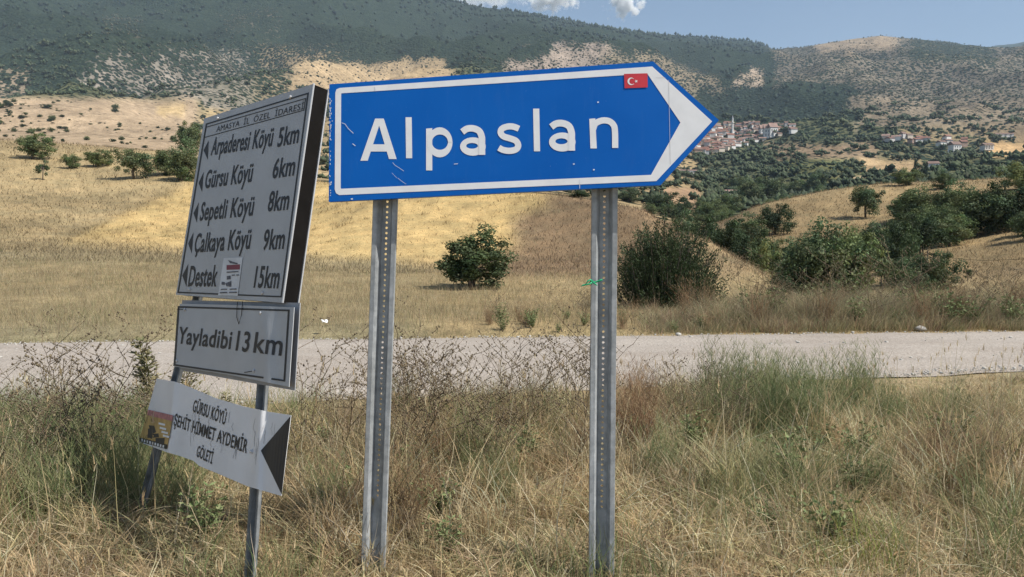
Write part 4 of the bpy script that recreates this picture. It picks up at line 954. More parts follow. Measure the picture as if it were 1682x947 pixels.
for i in range(110):
    px = rw.choice([rw.uniform(1200, 1682), rw.uniform(1200, 1682), rw.uniform(780, 1200)]); d = 12.5 / (1 - .09 * (px - 841) / F) + abs(rw.gauss(.6, 1.1)) + .25
    put_weed(rw.choice(['dry', 'dry', 'tuft', 'herb']) , 'dry_bank_weed', px, d, rw.uniform(.9, 1.75) if px > 1230 else rw.uniform(.5, .9), 'tall dry weed on the bank along the far side of the road', 'weed', 'weeds on the far road bank', i)
th = weed_mesh('green_spire_weed', 55, 1.0, 'thistle'); th.materials.append(M_WEED)
for k, (px, py, d, s, lb) in enumerate(((258, 640, 5.9, .92, 'olive spire-shaped weed standing left of the Yayladibi board'), (372, 690, 5.2, .50, 'small olive spire weed between the middle and lower white boards'))):
    x = (px - 841) / F * d; o = link('spire_weed', th); o.location = (x, d, float(ground_z(np.array([x]), np.array([d]))[0])); o.scale = (s * 1.5, s * 1.5, s); o.rotation_euler = (0, 0, k * 1.3); tag(o, lb, 'weed')

# ------------------------------------------------------------------ trees
def leaf_quads(c, nrm, size, elong=1.5):
    n = len(c); nrm = nrm / (np.linalg.norm(nrm, axis=1, keepdims=True) + 1e-9); a = np.cross(nrm, R.normal(0, 1, (n, 3))); a /= np.linalg.norm(a, axis=1, keepdims=True) + 1e-9; b = np.cross(nrm, a)
    s = size[:, None]
    V = np.stack([c - a * s * elong, c - b * s * .8, c + a * s * elong, c + b * s * .8], 1).reshape(-1, 3)
    k = np.arange(n)[:, None] * 4; T = np.concatenate([k + [0, 1, 2], k + [0, 2, 3]]).reshape(-1, 3)
    return V, T
def tree_proto(seed, kind='round', tone=(.062, .092, .034), leaves=8400):
    """unit tree: one unit tall, one unit wide"""
    r = np.random.default_rng(seed); rp = random.Random(seed)
    if kind == 'poplar': nc, cz, rad, cr, z0 = 60, .53, (.36, .36, .46), .16, .12
    elif kind == 'bush': nc, cz, rad, cr, z0 = 70, .47, (.42, .42, .44), .15, -.04
    elif kind == 'open': nc, cz, rad, cr, z0 = 60, .45, (.40, .40, .45), .145, -.06
    elif kind == 'sapling': nc, cz, rad, cr, z0 = 18, .58, (.36, .36, .36), .13, .2
    else: nc, cz, rad, cr, z0 = 76, .54, (.43, .43, .40), .14, .04
    d = r.normal(0, 1, (nc, 3)); d /= np.linalg.norm(d, axis=1, keepdims=True); q = r.uniform(0, 1, (nc, 1)) ** (.45 if kind != 'open' else .3)
    # lopsided outline
    lob = 1 + .22 * np.sin(d[:, :1] * 3.1 + seed) + .18 * np.cos(d[:, 1:2] * 4.3 + seed * 1.7)
    cen = d * q * np.array(rad) * lob; cen[:, 2] += cz; cen[:, 2] = np.maximum(cen[:, 2], z0 + cr * .6)
    crr = cr * r.uniform(.6, 1.3, nc); per = leaves // nc
    tint = r.uniform(.68, 1.32, (nc, 1)) * np.array(tone) * np.concatenate([r.uniform(.85, 1.2, (nc, 1)), np.ones((nc, 1)), r.uniform(.8, 1.15, (nc, 1))], 1)
    dd = r.normal(0, 1, (nc, per, 3)); dd /= np.linalg.norm(dd, axis=2, keepdims=True); rr = r.uniform(0, 1, (nc, per, 1)) ** .5
    pos = cen[:, None] + dd * rr * crr[:, None, None] * np.array([1, 1, .8]); nr = dd + r.normal(0, .7, dd.shape) + np.array([0, 0, .4])
    V, T = leaf_quads(pos.reshape(-1, 3), nr.reshape(-1, 3), r.uniform(.010, .020, nc * per) * (1.25 if leaves < 4000 else 1))
    col = np.repeat(np.repeat(tint, per, 0) * r.uniform(.75, 1.3, (nc * per, 1)), 4, 0)
    crown = mesh_np('crown', V, T, np.clip(col, .008, .5)); crown.materials.append(M_LEAF)
    mb = MB(); stems = 1 if kind in ('round', 'poplar', 'sapling') else 4
    for s in range(stems):
        bx, by = (rp.gauss(0, .015), rp.gauss(0, .015)) if stems == 1 else (rp.gauss(0, .06), rp.gauss(0, .06)); tr = .026 if stems == 1 else .014
        tp = (bx + rp.gauss(0, .05), by + rp.gauss(0, .05), cz); mid = (bx + rp.gauss(0, .02), by + rp.gauss(0, .02), cz * .5)
        mb.tube([(bx, by, -.04), mid, tp], [tr * 1.25, tr, tr * .55], 7)
        for j in rp.sample(range(nc), min(nc, 10 if stems == 1 else 4)):
            t = rp.uniform(.35, .95); s0 = np.array(mid) + (np.array(tp) - np.array(mid)) * t; e = cen[j]; m = (s0 + e) / 2 + np.array([0, 0, .03])
            mb.tube([s0, m, e], [tr * .5, tr * .32, tr * .12], 5)
    tk = mb.mesh('trunk', True); tk.materials.append(M_BARK)
    return tk, crown
DK = (.102, .136, .064); MD = (.128, .165, .072); LT = (.15, .185, .07)
PROTO = {'round': [tree_proto(11, 'round', DK), tree_proto(12, 'round', MD), tree_proto(13, 'round', DK)], 'bush': [tree_proto(21, 'bush', DK), tree_proto(22, 'bush', MD), tree_proto(23, 'bush', (.045, .07, .032))],
         'light': [tree_proto(31, 'bush', LT)], 'open': [tree_proto(44, 'open', (.078, .108, .046), 10500)], 'sapling': [tree_proto(51, 'sapling', DK, 1800)], 'poplar': [tree_proto(61, 'poplar', (.04, .062, .03), 2600)]}
def put_tree(kind, name, px, base, top, wpx, label, cat='tree', group=None, dmin=14.0, i=0, d=None):
    if d is None: x, d, z = hit(px, base, dmin)
    else: x = (px - 841) / F * d; z = float(ground_z(np.array([x]), np.array([d]))[0])
    h = (project(np.array([x, d, z]))[1] - top) / F * d; w = wpx / F * d
    o = empty(name, (x, d, z - .02 * h), random.uniform(0, 6.28)); o.scale = (w * 1.05, w * 1.05, h * 1.02)
    tk, cr = PROTO[kind][i % len(PROTO[kind])]
    link('trunk', tk, o); link('crown', cr, o)
    tag(o, label, cat, group); return o
T = put_tree
# left group on the meadow
T('round', 'oak_tree', 62, 262, 218, 58, 'round tree with visible trunk at the far left of the meadow', i=1)
T('sapling', 'young_tree', 75, 296, 258, 28, 'small young tree below the round tree at the far left')
T('bush', 'bush', 122, 278, 250, 32, 'small bush right of the leftmost meadow trees', 'bush', i=1)
T('light', 'bush', 167, 274, 242, 42, 'light green round bush in the row left of the grey signpost', 'bush')
T('round', 'oak_tree', 226, 294, 239, 60, 'dark tree with thick crown second nearest the grey signpost', i=0)
T('bush', 'leafy_tree', 278, 288, 240, 56, 'broad tree touching the left edge of the grey signpost', i=1)
T('bush', 'leafy_tree', 306, 297, 228, 62, 'dense green tree half hidden by the top grey board', i=0)
T('round', 'oak_tree', 318, 262, 198, 44, 'distant tree rising behind the upper left corner of the grey board', i=2, dmin=150)
# behind the blue sign and on the stubble hill
T('open', 'oak_bush', 781, 474, 378, 130, 'dark open-branched oak bush on the meadow between the blue sign posts', 'bush')
for px, b, t, w, lb in ((950, 330, 312, 40, 'low green shrub peeping over the hill left of the right post'), (1032, 332, 308, 40, 'low green shrub on the crest just right of the right post'), (1088, 348, 313, 56, 'green shrub behind the crest below the tip of the blue arrow'), (1165, 362, 326, 52, 'green bushes beyond the hill slope right of the arrow tip')):
    T('bush', 'shrub', px, b, t, w, lb, 'shrub', dmin=75 if px > 1060 else 70, i=int(px) % 3)
# gully and ridge on the right
RT = [('bush', 1222, 402, 350, 78, 'dark bush clump at the foot of the far ridge', 0, 45), ('bush', 1272, 386, 330, 56, 'isolated round dark bush on the slope of the far ridge', 2, 60),
 ('light', 1258, 432, 385, 62, 'bright green bush above the dip of the stubble hill', 0, 40), ('bush', 1296, 470, 392, 66, 'dark tree at the left end of the gully thicket', 0, 30),
 ('bush', 1335, 508, 362, 116, 'largest rounded tree in the gully right of the stubble hill', 0, 20), ('bush', 1404, 508, 362, 104, 'broad dark tree in the middle of the gully thicket', 1, 20),
 ('bush', 1300, 500, 438, 72, 'low dark bush at the foot of the largest gully tree', 2, 20), ('bush', 1462, 470, 356, 84, 'dark tree to the right of the gully thicket centre', 2, 28),
 ('round', 1420, 358, 298, 56, 'lone round tree with its shadow on the grassy ridge', 0, 60), ('bush', 1502, 420, 344, 78, 'dark tree halfway up the right slope', 2, 45), ('bush', 1500, 362, 302, 72, 'wide bushy tree below the ridge crest', 1, 60),
 ('round', 1558, 405, 352, 64, 'tree at the foot of the wooded right slope', 1, 45), ('round', 1604, 388, 302, 86, 'tall tree in the wooded group at the right', 0, 50), ('bush', 1652, 380, 292, 84, 'dark tree beside the right edge of the picture', 2, 50),
 ('light', 1672, 312, 262, 66, 'light green tree highest at the right edge', 0, 90), ('bush', 1545, 310, 279, 36, 'round bush on the ridge crest against the valley', 0, 100), ('bush', 1486, 304, 274, 48, 'bush on the ridge crest left of the round one', 1, 100),
 ('bush', 1536, 478, 412, 52, 'dark upright bush at the right end of the gully thicket', 0, 28), ('bush', 1640, 345, 308, 60, 'bushy tree behind the wooded right group', 1, 80), ('bush', 1570, 345, 312, 58, 'dark bush on the upper right slope under the crest', 2, 80),
 ('bush', 1365, 440, 372, 70, 'tree at the back of the gully thicket', 2, 40), ('bush', 1436, 420, 365, 66, 'back row tree of the thicket under the lone ridge tree', 0, 45), ('bush', 1478, 400, 362, 60, 'small tree joining the thicket and the right slope', 1, 50),
 ('sapling', 1591, 462, 433, 18, 'tiny bare-stemmed sapling on the dry right slope', 0, 28), ('bush', 1690, 395, 330, 60, 'dark tree cut off by the right picture edge', 0, 45), ('bush', 1530, 385, 330, 60, 'tree in the middle of the wooded right slope', 1, 55)]
rg = random.Random(77)
for q_ in range(26):      # the thicket closes up: smaller trees between the named ones
    if q_ < 14: px = rg.uniform(1285, 1530); b = rg.uniform(420, 500); g_ = 'bushes filling the gully thicket'; lb = 'dark bush in the dense thicket of the gully'; dm = 24
    else: px = rg.uniform(1490, 1700); b = rg.uniform(358, 396); g_ = 'bushes between the trees of the right slope'; lb = 'dark bush between the trees of the wooded right slope'; dm = 45
    w = rg.uniform(44, 70) if q_ >= 14 else rg.uniform(46, 84); T('bush', 'thicket_bush', px, b, b - w * rg.uniform(.7, 1.0), w, lb, 'bush', g_, dm, q_)
for k, px, b, t, w, lb, i, dm in RT: T(k, {'light': 'leafy_bush', 'bush': 'bushy_tree', 'round': 'oak_tree', 'sapling': 'young_tree'}[k], px, b, t, w, lb, 'tree', None, dm, i)
for px, d_, top, w, lb, k in ((1128, 62, 346, 56, 'shrub just behind the crest below the arrow, nearest the tip', 'bush'), (1160, 56, 350, 64, 'green bush behind the falling hill edge, first in the row', 'bush'), (1196, 53, 354, 66, 'bush behind the falling hill edge, second in the row', 'bush'), (1232, 50, 366, 60, 'dark bush behind the falling hill edge, third in the row', 'bush'), (1266, 46, 388, 66, 'leafy bright bush behind the falling hill edge', 'light'), (1296, 40, 402, 74, 'dark bush behind the low end of the hill edge', 'bush')):
    T(k, 'gully_bush', px, 0, top, w, lb, 'bush', None, 14, int(px) % 3, d=d_)
# valley just behind the ridge
for px, b, t, w, lb, i in ((1228, 338, 290, 48, 'valley tree left of the pair behind the ridge', 0), (1258, 336, 286, 48, 'valley tree right of the pair behind the ridge', 2), (1341, 318, 276, 36, 'single dark valley tree standing above the ridge line', 0), (1190, 352, 318, 46, 'valley tree below the town near the arrow tip', 1), (1302, 322, 296, 44, 'low valley tree left of the single dark one', 1), (1210, 312, 288, 40, 'dark valley tree under the town', 2)):
    T('round', 'valley_tree', px, b, t, w, lb, 'tree', None, 180, i)
rv = random.Random(31); q_ = 0
while q_ < 90:
    px = rv.uniform(1060, 1690); d_ = math.exp(rv.uniform(math.log(175), math.log(300))); x_ = (px - 841) / F * d_; z_ = float(ground_z(np.array([x_]), np.array([d_]))[0]); py = project(np.array([x_, d_, z_]))[1]; q_ += 1
    w_ = rv.uniform(3.0, 5.5) / d_ * F; T('bush', 'valley_bush', px, py, py - w_ * rv.uniform(.6, 1.0), w_, 'bushy green tree in the valley just beyond the grassy ridge', 'tree', 'bushy trees just beyond the ridge', 170, q_, d=d_)
for px, b, t, w in ((1498, 290, 257, 8), (1516, 300, 262, 8), (1448, 222, 205, 6), (1464, 222, 207, 6), (1514, 222, 205, 6), (1566, 222, 208, 6), (1538, 262, 246, 6)):
    T('poplar', 'poplar_tree', px, b, t, w, 'slim dark poplar standing in the far valley fields', 'tree', 'poplars in the valley', 200)
rw = random.Random(5)
# scattered trees on the pale far-left hill
for i in range(140):
    px = rw.uniform(-5, 335) if i < 95 else rw.uniform(-5, 130); py = rw.uniform(168, 236) if px < 200 else rw.uniform(205, 245); w = min(14, 3.5 + rw.expovariate(.28))
    if i % 3 == 0: py = 168 + 12 * int((py - 168) / 12) + rw.gauss(0, 1.5)
    T('bush', 'hill_shrub', px, py, py - w * rw.uniform(.5, .85), w, 'small dark shrub dotted over the pale far-left hillside', 'shrub', 'shrubs on the pale far-left hill', 185, i)

# dense evergreen bush right of the right post
def broom_bush():
    x, d, z = hit(1093, 505, 14); r = np.random.default_rng(77); W = 182 / F * d; H = 146 / F * d; n = 1150; V = []; Tt = []; base = 0; LC = []; LN = []; LCOL = []
    mb = MB()
    for i in range(n):
        a = r.uniform(0, 2 * math.pi); ph = math.asin(r.uniform(0, 1)); q_ = r.uniform(.55, 1.05) if i % 4 else r.uniform(.2, .7); lump = 1 + .10 * math.sin(a * 3 + 1) + .08 * math.sin(a * 5 + ph * 4)
        rho = math.cos(ph) ** .8 * .5 * W * q_ * lump; tip = np.array([math.cos(a) * rho, math.sin(a) * rho, H * (.10 + .86 * math.sin(ph) * q_ * lump) + r.uniform(0, .09)])
        p0 = np.array([math.cos(a) * rho * .8, math.sin(a) * rho * .8, max(0, tip[2] - r.uniform(.3, .6))])
        mid = (p0 + tip) / 2 + np.array([math.cos(a), math.sin(a), -.3]) * .05; pts = [p0, mid, tip + np.array([math.cos(a) * .04, math.sin(a) * .04, .05])]
        if i % 3 == 0: mb.tube(pts, [.012, .008, .003], 4, False)
        tone = r.uniform(.6, 1.35); m = 46; t = r.uniform(.1, 1, m)[:, None]; c = (1 - t) ** 2 * pts[0] + 2 * t * (1 - t) * mid + t * t * pts[2]
        ax = pts[2] - p0; ax /= np.linalg.norm(ax); off = r.normal(0, 1, (m, 3)); LC.append(c + off * .022); LN.append((off, ax)); LCOL.append(np.array([.052, .076, .036]) * tone * r.uniform(.7, 1.4, (m, 1)) * np.array([1, 1, .9]))
    c = np.concatenate(LC); k = len(c); off = np.concatenate([q[0] for q in LN]); ax = np.concatenate([np.repeat(q[1][None], 46, 0) for q in LN]); dr = ax + off * .45; dr /= np.linalg.norm(dr, axis=1, keepdims=True)
    sd_ = np.cross(dr, r.normal(0, 1, (k, 3))); sd_ /= np.linalg.norm(sd_, axis=1, keepdims=True); L = r.uniform(.035, .07, (k, 1)); w = r.uniform(.009, .017, (k, 1))
    Vv = np.stack([c, c + dr * L * .5 + sd_ * w, c + dr * L, c + dr * L * .5 - sd_ * w], 1).reshape(-1, 3); kk = np.arange(k)[:, None] * 4; Tn = np.concatenate([kk + [0, 1, 2], kk + [0, 2, 3]]).reshape(-1, 3)
    o = empty('evergreen_bush', (x, d, z)); tag(o, 'large dense dark evergreen bush right of the right steel post', 'bush')
    mb.build('branch_framework', M_BARK, o); cr = mesh_np('crown', Vv, Tn, np.repeat(np.concatenate(LCOL), 4, 0)); cr.materials.append(M_LEAF); link('crown', cr, o)
    for i in range(2):
        put_weed('tuft', 'dry_brush', 1135 + i * 18 + rw.gauss(0, 4), d - W * .45 - rw.uniform(.1, .5), rw.uniform(1.2, 1.9), 'grey-brown dry brush in front of the dense evergreen bush', 'brush', 'dry brush before the evergreen bush', i)
broom_bush()

# ------------------------------------------------------------------ far woods and scrub (a mass, not single trees)
ICO = np.array([(0, 0, 1)] + [(.894 * math.cos(k * 1.2566), .894 * math.sin(k * 1.2566), .447) for k in range(5)] + [(.894 * math.cos(k * 1.2566 + .628), .894 * math.sin(k * 1.2566 + .628), -.447) for k in range(5)] + [(0, 0, -1)])
ICF = np.array([(0, k + 1, (k + 1) % 5 + 1) for k in range(5)] + [(k + 1, k + 6, (k + 1) % 5 + 1) for k in range(5)] + [((k + 1) % 5 + 1, k + 6, (k + 1) % 5 + 6) for k in range(5)] + [(11, (k + 1) % 5 + 6, k + 6) for k in range(5)])
OCT = np.array([(1, 0, 0), (-.5, .87, 0), (-.5, -.87, 0), (.1, 0, 1), (0, .1, -.8)]); OCF = np.array([(0, 1, 3), (1, 2, 3), (2, 0, 3), (1, 0, 4), (2, 1, 4), (0, 2, 4)])
def blobs(name, x, y, z, w, h, col, label, cat, ICO=OCT, ICF=OCF, multi=1):
    if multi > 1:
        x, y, z, w, h = [np.repeat(q, multi) for q in (x, y, z, w, h)]; col = np.repeat(col, multi, 0) * R.uniform(.75, 1.3, (len(x), 1))
        x = x + R.normal(0, .27, len(x)) * w; y = y + R.normal(0, .27, len(x)) * w; z = z + R.uniform(-.12, .3, len(x)) * h; w = w * R.uniform(.5, .85, len(x)); h = h * R.uniform(.5, .85, len(x))
    n = len(x); k12 = len(ICO); V = ICO[None] * R.uniform(.62, 1.3, (n, k12, 1)); V = V * np.stack([w, w, h], -1)[:, None] * .5; a = R.uniform(0, 6.28, n); ca, sa = np.cos(a)[:, None], np.sin(a)[:, None]
    V = np.stack([V[..., 0] * ca - V[..., 1] * sa, V[..., 0] * sa + V[..., 1] * ca, V[..., 2]], -1) + np.stack([x, y, z + h * .35], -1)[:, None]
    T_ = (ICF[None] + (np.arange(n) * k12)[:, None, None]).reshape(-1, 3)
    o = link(name, mesh_np(name, V.reshape(-1, 3), T_, np.repeat(col, k12, 0)), None, M_LEAF); tag(o, label, cat, kind='stuff')
def far_scatter(n, d0, d1, fn):
    d = np.exp(R.uniform(math.log(d0), math.log(d1), n)); x = R.uniform(-.76, .76, n) * d; z = ground_z(x, d); c, vg, px, py = cover_far(x, d, z); k = R.uniform(0, 1, n) < fn(vg, px, py, d); return x[k], d[k], z[k]
VG = [(.062, .082, .042), (.052, .072, .038), (.082, .10, .052), (.045, .064, .035)]
x, y, z = far_scatter(30000, 260, 1500, lambda v, px, py, d: np.where(px > 1000, np.clip(v * 1.15 - .12 + .5 * gnoise(px / 40, py / 12, 5), 0, 1), np.clip(v - .25, 0, 1)) * (.35 + .65 * sstep(185, 600, d)))
n = len(x); s = R.uniform(.6, 1.4, n) * np.interp(y, [185, 400, 1500], [3.2, 5.0, 9.0]); blobs('valley_wood', x, y, z, s, s * R.uniform(.7, 1.15, n), pick(VG, n, .25), 'hedges and tree belts covering the hazy valley floor', 'woodland', multi=6)
x, y, z = far_scatter(80000, 1000, 4200, lambda v, px, py, d: np.where((v > .12) & (v < .88), .95 * np.clip(v * 1.1, 0, 1), .03) * (d > 1450) * np.where(px > 1260, .55, 1))
n = len(x); s = R.uniform(.5, 1.3, n) * np.interp(y, [1000, 4200], [5.5, 9.0]); blobs('mountain_scrub', x, y, z, s, s * R.uniform(.55, .95, n), pick([(.075, .085, .05), (.06, .072, .042), (.10, .10, .065)], n, .25), 'dark scrub dotted over the rocky mountain slopes', 'scrub')
x, y, z = far_scatter(26000, 1450, 5200, lambda v, px, py, d: np.where(v >= .88, np.clip(.22 + (d > 3000) * .5, 0, 1), 0))
n = len(x); s = R.uniform(.7, 1.3, n) * np.interp(y, [1450, 5200], [11, 22.0]); blobs('mountain_forest', x, y, z, s, s * R.uniform(.8, 1.3, n), pick([(.026, .044, .028), (.021, .036, .024), (.033, .052, .031)], n, .2), 'dark forest covering the mountain slopes', 'forest')

# ------------------------------------------------------------------ the town in the valley
M_WALLS = [plain('plaster_' + n, c, .8, 0, .1, 1.0) for n, c in (('white', (.70, .68, .64)), ('cream', (.60, .52, .42)), ('brick', (.38, .26, .20)), ('grey', (.48, .46, .44)))]
M_ROOFS = [plain('roof_tile_' + n, c, .85, 0, .2, 1.5) for n, c in (('red', (.22, .105, .075)), ('brown', (.19, .12, .095)), ('pale', (.28, .18, .145)))]
M_PANE = plain('dark_window', (.05, .055, .065), .3)
def house_meshes():
    mb = MB(); mb.box((0, 0, .3), (1, 0, 0), .5, (0, 1, 0), .5, (0, 0, 1), .38); wall = mb
    rf = MB(); e = .57
    rf.poly([(-e, -e, .66), (e, -e, .66), (e, 0, 1.0), (-e, 0, 1.0)]); rf.poly([(e, e, .66), (-e, e, .66), (-e, 0, 1.0), (e, 0, 1.0)]); rf.poly([(-e, -e, .66), (-e, 0, 1.0), (-e, e, .66)]); rf.poly([(e, -e, .66), (e, e, .66), (e, 0, 1.0)]); rf.poly([(-e, -e, .655), (-e, e, .655), (e, e, .655), (e, -e, .655)])
    wn_ = MB(); wn_.box((0, 0, 0), (1, 0, 0), .06, (0, 1, 0), .006, (0, 0, 1), .075)
    return wall, rf, wn_
hw, hr, hwin = house_meshes()
WALLS = []; ROOFS = []
for m_ in M_WALLS: a = hw.mesh('wall'); a.materials.append(m_); WALLS.append(a)
for m_ in M_ROOFS: a = hr.mesh('roof'); a.materials.append(m_); ROOFS.append(a)
WINM = hwin.mesh('window'); WINM.materials.append(M_PANE)
def put_house(px, py, w, dp, h, rz, label, group, dmin, wi, ri, win=False, name='house'):
    x, d, z = hit(px, py, dmin); o = empty(name, (x, d, z), rz); o.scale = (w, dp, h)
    link('wall', WALLS[wi], o); link('roof', ROOFS[ri], o)
    if win:
        for x_ in (-.3, 0, .3):
            for z_ in (.18, .45): link('window', WINM, o).location = (x_, -.503, z_)
    tag(o, label, 'house', group)
rh = random.Random(8); placed = []
def town(n, region, label, group, dmin, smin):
    c = 0; t = 0
    while c < n and t < 6000:
        t += 1; px, py = region(rh)
        if any(abs(px - a) < smin and abs(py - b) < smin * .55 for a, b in placed): continue
        placed.append((px, py)); c += 1
        put_house(px, py, rh.uniform(6, 10.5), rh.uniform(5, 9), rh.uniform(5, 8.5), rh.uniform(-.6, .6), label, group, dmin, rh.choice([0, 0, 1, 1, 2, 3]), rh.choice([0, 0, 1, 2]))
def reg1(r):
    while True:
        px = r.uniform(1138, 1300); py = r.uniform(204, 258); lo = 206 + max(0, px - 1230) * .03; hi = 262 - (px - 1138) * .27
        if lo < py < hi: return px, py
town(150, reg1, 'small red-roofed house in the distant town beside the arrow tip', 'houses of the distant town', 900, 3.6)
def reg2(r):
    while True:
        px = r.uniform(1448, 1592); py = r.uniform(221, 246); m = 230 + (px - 1450) * .06
        if abs(py - m) < 6: return px, py
town(15, reg2, 'small house of the second hamlet in the valley at the right', 'houses of the valley hamlet', 700, 5)
for px, py, w, d_, h, lb in ((1249, 226, 12, 10, 20, 'tall white block leftmost of three in the distant town'), (1256.5, 226, 12, 10, 20, 'tall white block in the middle of three in the distant town'), (1264, 226, 12, 10, 20, 'tall white block rightmost of three in the distant town'),
        (1561, 250, 10, 9, 12, 'white house standing alone right of the valley hamlet'), (1613, 247, 9, 12, 8, 'white house at the edge of the orange stubble field'), (1640, 228, 22, 9, 6, 'long pale shed on the slope above the stubble field'), (1127, 285, 18, 8, 4, 'long white shed below the blue arrow'), (1526, 278, 7, 6, 6, 'small pale house near the slim poplars'), (1197, 322, 8, 6, 4, 'blue-grey hut among the nearest valley trees')):
    put_house(px, py, w, d_, h, rh.uniform(-.2, .2), lb, None, 200 if py > 300 else 320, 0, 2 if px < 1300 else 1, True, 'house')
def minaret():
    x, d, z = hit(1199, 226, 900); o = empty('minaret', (x, d, z)); tag(o, 'slim white minaret rising above the distant town', 'minaret'); H = 36 / F * d
    w = M_WALLS[0]
    MB().tube([(0, 0, 0), (0, 0, H * .66)], [1.6, 1.3], 12).build('shaft', w, o); MB().tube([(0, 0, H * .62), (0, 0, H * .66), (0, 0, H * .69)], [1.4, 2.3, 2.3], 12).build('balcony', w, o)
    MB().tube([(0, 0, H * .69), (0, 0, H * .82)], [1.1, 1.1], 12).build('upper_shaft', w, o); MB().tube([(0, 0, H * .82), (0, 0, H)], [1.25, .06], 12).build('cone_roof', plain('lead_roof', (.45, .46, .48), .5), o)
minaret()

# ------------------------------------------------------------------ small things
def stone_mesh(seed):
    r = np.random.default_rng(seed); V = ICO * r.uniform(.7, 1.15, (12, 1)) * np.array([1, .75, .55]); return mesh_np('stone', V, ICF)
M_STONE = plain('pale_stone', (.42, .40, .36), .9, 0, .25, 30, .4)
def stones():
    r = random.Random(4); sm = [stone_mesh(k) for k in range(4)]
    for m_ in sm: m_.materials.append(M_STONE)
    x = (1512 - 841) / F * 13.3; o = link('rock', sm[0]); o.location = (x, 13.25, .06); o.scale = (.14, .12, .11); tag(o, 'pale boulder half buried at the far road edge on the right', 'rock')
    x = (1122 - 841) / F * 41; z = float(ground_z(np.array([x]), np.array([41.]))[0])
    # loose gravel along both edges, too small to count
    n = 4200; xs = R.uniform(-9.5, 9.5, n); e = R.uniform(0, 1, n); y = np.where(e < .45, road_near(xs) + np.abs(R.normal(0, .22, n)), np.where(e < .7, road_far(xs) - np.abs(R.normal(0, .2, n)), road_near(xs) + R.uniform(.1, .95, n) * (road_far(xs) - road_near(xs)))); s = np.exp(R.normal(math.log(.011), .45, n))
    V = ICO[None] * R.uniform(.65, 1.2, (n, 12, 1)) * s[:, None, None] * np.array([1, .85, .6]); V = V + np.stack([xs, y, .03 + s * .2], -1)[:, None]
    o = link('loose_gravel', mesh_np('loose_gravel', V.reshape(-1, 3), (ICF[None] + (np.arange(n) * 12)[:, None, None]).reshape(-1, 3)), None, M_STONE); tag(o, 'loose pale gravel stones scattered on the road', 'gravel', kind='stuff')
stones()
def litter():
    x = (534 - 841) / F * 12.9; mb = MB(); r = random.Random(2); p = [[(i * .05 + r.uniform(-.01, .01), j * .045 + r.uniform(-.01, .01), .03 + r.uniform(0, .05)) for i in range(5)] for j in range(4)]
    for j in range(3):
        for i in range(4): mb.poly([p[j][i], p[j][i + 1], p[j + 1][i + 1], p[j + 1][i]])
    o = mb.build('crumpled_paper', plain('white_paper', (.75, .75, .73), .8)); o.scale = (.55, .55, .55); o.location = (x, 12.6, .22); o.rotation_euler = (.5, .1, .4); sol = o.modifiers.new('t', 'SOLIDIFY'); sol.thickness = .002
    tag(o, 'scrap of crumpled white paper in the grass beyond the road', 'litter')
litter()
def fence():
    o = empty('wire_fence', hit(1523, 452, 28)); tag(o, 'thin post and wire fence on the dry slope at the right', 'fence'); loc = np.array(o.location)
    tops = []
    for px, by, ty in ((1523, 452, 412), (1690, 462, 420)):
        x, d, z = hit(px, by, 26); h = (by - ty) / F * d; MB().tube([np.array([x, d, z - .1]) - loc, np.array([x, d, z + h]) - loc], [.045, .04], 6).build('fence_post', M_BARK, o); tops.append(np.array([x, d, z + h * .9]) - loc)
    a, b = tops; pts = [a + (b - a) * t - np.array([0, 0, .25 * math.sin(math.pi * t)]) for t in np.linspace(0, 1, 9)]
    MB().tube(pts, [.010] * 9, 4).build('wire', M_FRAME, o)
fence()

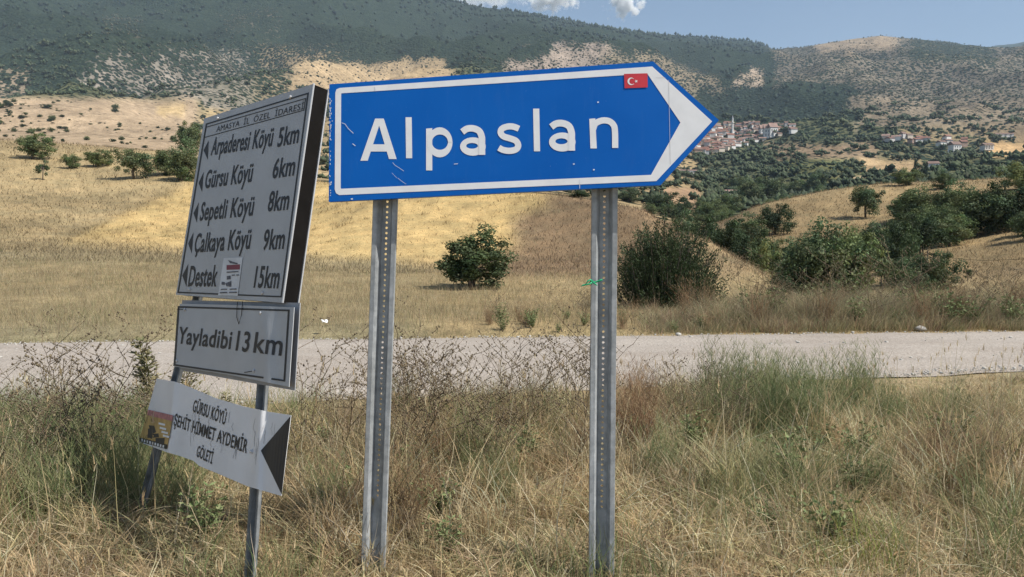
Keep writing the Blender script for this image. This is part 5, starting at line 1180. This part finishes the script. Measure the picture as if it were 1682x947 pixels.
# ------------------------------------------------------------------ clouds
def cloud(px, py, wpx, hpx, seed, label, dens):
    d = 8500.0; r = random.Random(seed); c = P(np.array(float(px)), np.array(float(py)), np.array(d)); W = wpx / F * d; H = hpx / F * d
    mb = MB(); V = ICO
    o = mb.box((0, 0, 0), (1, 0, 0), W * .75, (0, 1, 0), W * .5, (0, 0, 1), H * .8).build('cloud', None); me = o.data; o.location = tuple(c)
    m = bpy.data.materials.new('cloud_vapour'); m.use_nodes = True; nt = m.node_tree; nt.nodes.clear()
    out = N(nt, 'ShaderNodeOutputMaterial'); pv = N(nt, 'ShaderNodeVolumePrincipled'); pv.inputs['Color'].default_value = (1, 1, 1, 1); pv.inputs['Anisotropy'].default_value = .0
    tc = N(nt, 'ShaderNodeTexCoord'); mp = N(nt, 'ShaderNodeMapping'); mp.inputs['Scale'].default_value = (2 / W, 2 / W * 1.6, 2 / H); nt.links.new(tc.outputs['Object'], mp.inputs[0])
    ln = N(nt, 'ShaderNodeVectorMath', operation='LENGTH'); nt.links.new(mp.outputs[0], ln.inputs[0])
    nz = N(nt, 'ShaderNodeTexNoise', Scale=3.2 / H, Detail=6, Roughness=.62); of = N(nt, 'ShaderNodeVectorMath', operation='ADD'); of.inputs[1].default_value = (seed * 911.0, seed * 377.0, 0); nt.links.new(tc.outputs['Object'], of.inputs[0]); nt.links.new(of.outputs[0], nz.inputs['Vector'])
    ma = N(nt, 'ShaderNodeMath', operation='MULTIPLY_ADD'); nt.links.new(nz.outputs[0], ma.inputs[0]); ma.inputs[1].default_value = 2.6; ma.inputs[2].default_value = -.72
    sb = N(nt, 'ShaderNodeMath', operation='SUBTRACT'); nt.links.new(ma.outputs[0], sb.inputs[0]); nt.links.new(ln.outputs['Value'], sb.inputs[1])
    rp_ = ramp(nt, sb.outputs[0], -.12, .42); mm = N(nt, 'ShaderNodeMath', operation='MULTIPLY'); nt.links.new(rp_.outputs[0], mm.inputs[0]); mm.inputs[1].default_value = dens
    nt.links.new(mm.outputs[0], pv.inputs['Density']); nt.links.new(pv.outputs[0], out.inputs['Volume']); me.materials.append(m)
    tag(o, label, 'cloud')
cloud(1026, 6, 78, 60, 1, 'small bright white cloud rightmost at the top edge', .09)
cloud(905, -2, 125, 48, 2, 'flat white cloud in the middle at the top edge', .08)
cloud(785, -8, 220, 46, 3, 'thin pale cloud touching the mountain ridge at the top', .012)

# ------------------------------------------------------------------ haze
def haze():
    mb = MB(); mb.box((0, 3500, 1050 - 20), (1, 0, 0), 13500, (0, 1, 0), 16500, (0, 0, 1), 1090)
    m = bpy.data.materials.new('haze'); m.use_nodes = True; nt = m.node_tree; nt.nodes.clear(); out = N(nt, 'ShaderNodeOutputMaterial'); pv = N(nt, 'ShaderNodeVolumePrincipled')
    pv.inputs['Color'].default_value = (.64, .82, 1.0, 1); pv.inputs['Density'].default_value = 6.5e-5; nt.links.new(pv.outputs[0], out.inputs['Volume'])
    tag(mb.build('haze', m), 'thin blue summer haze hanging over the valley', 'haze', kind='stuff')
haze()
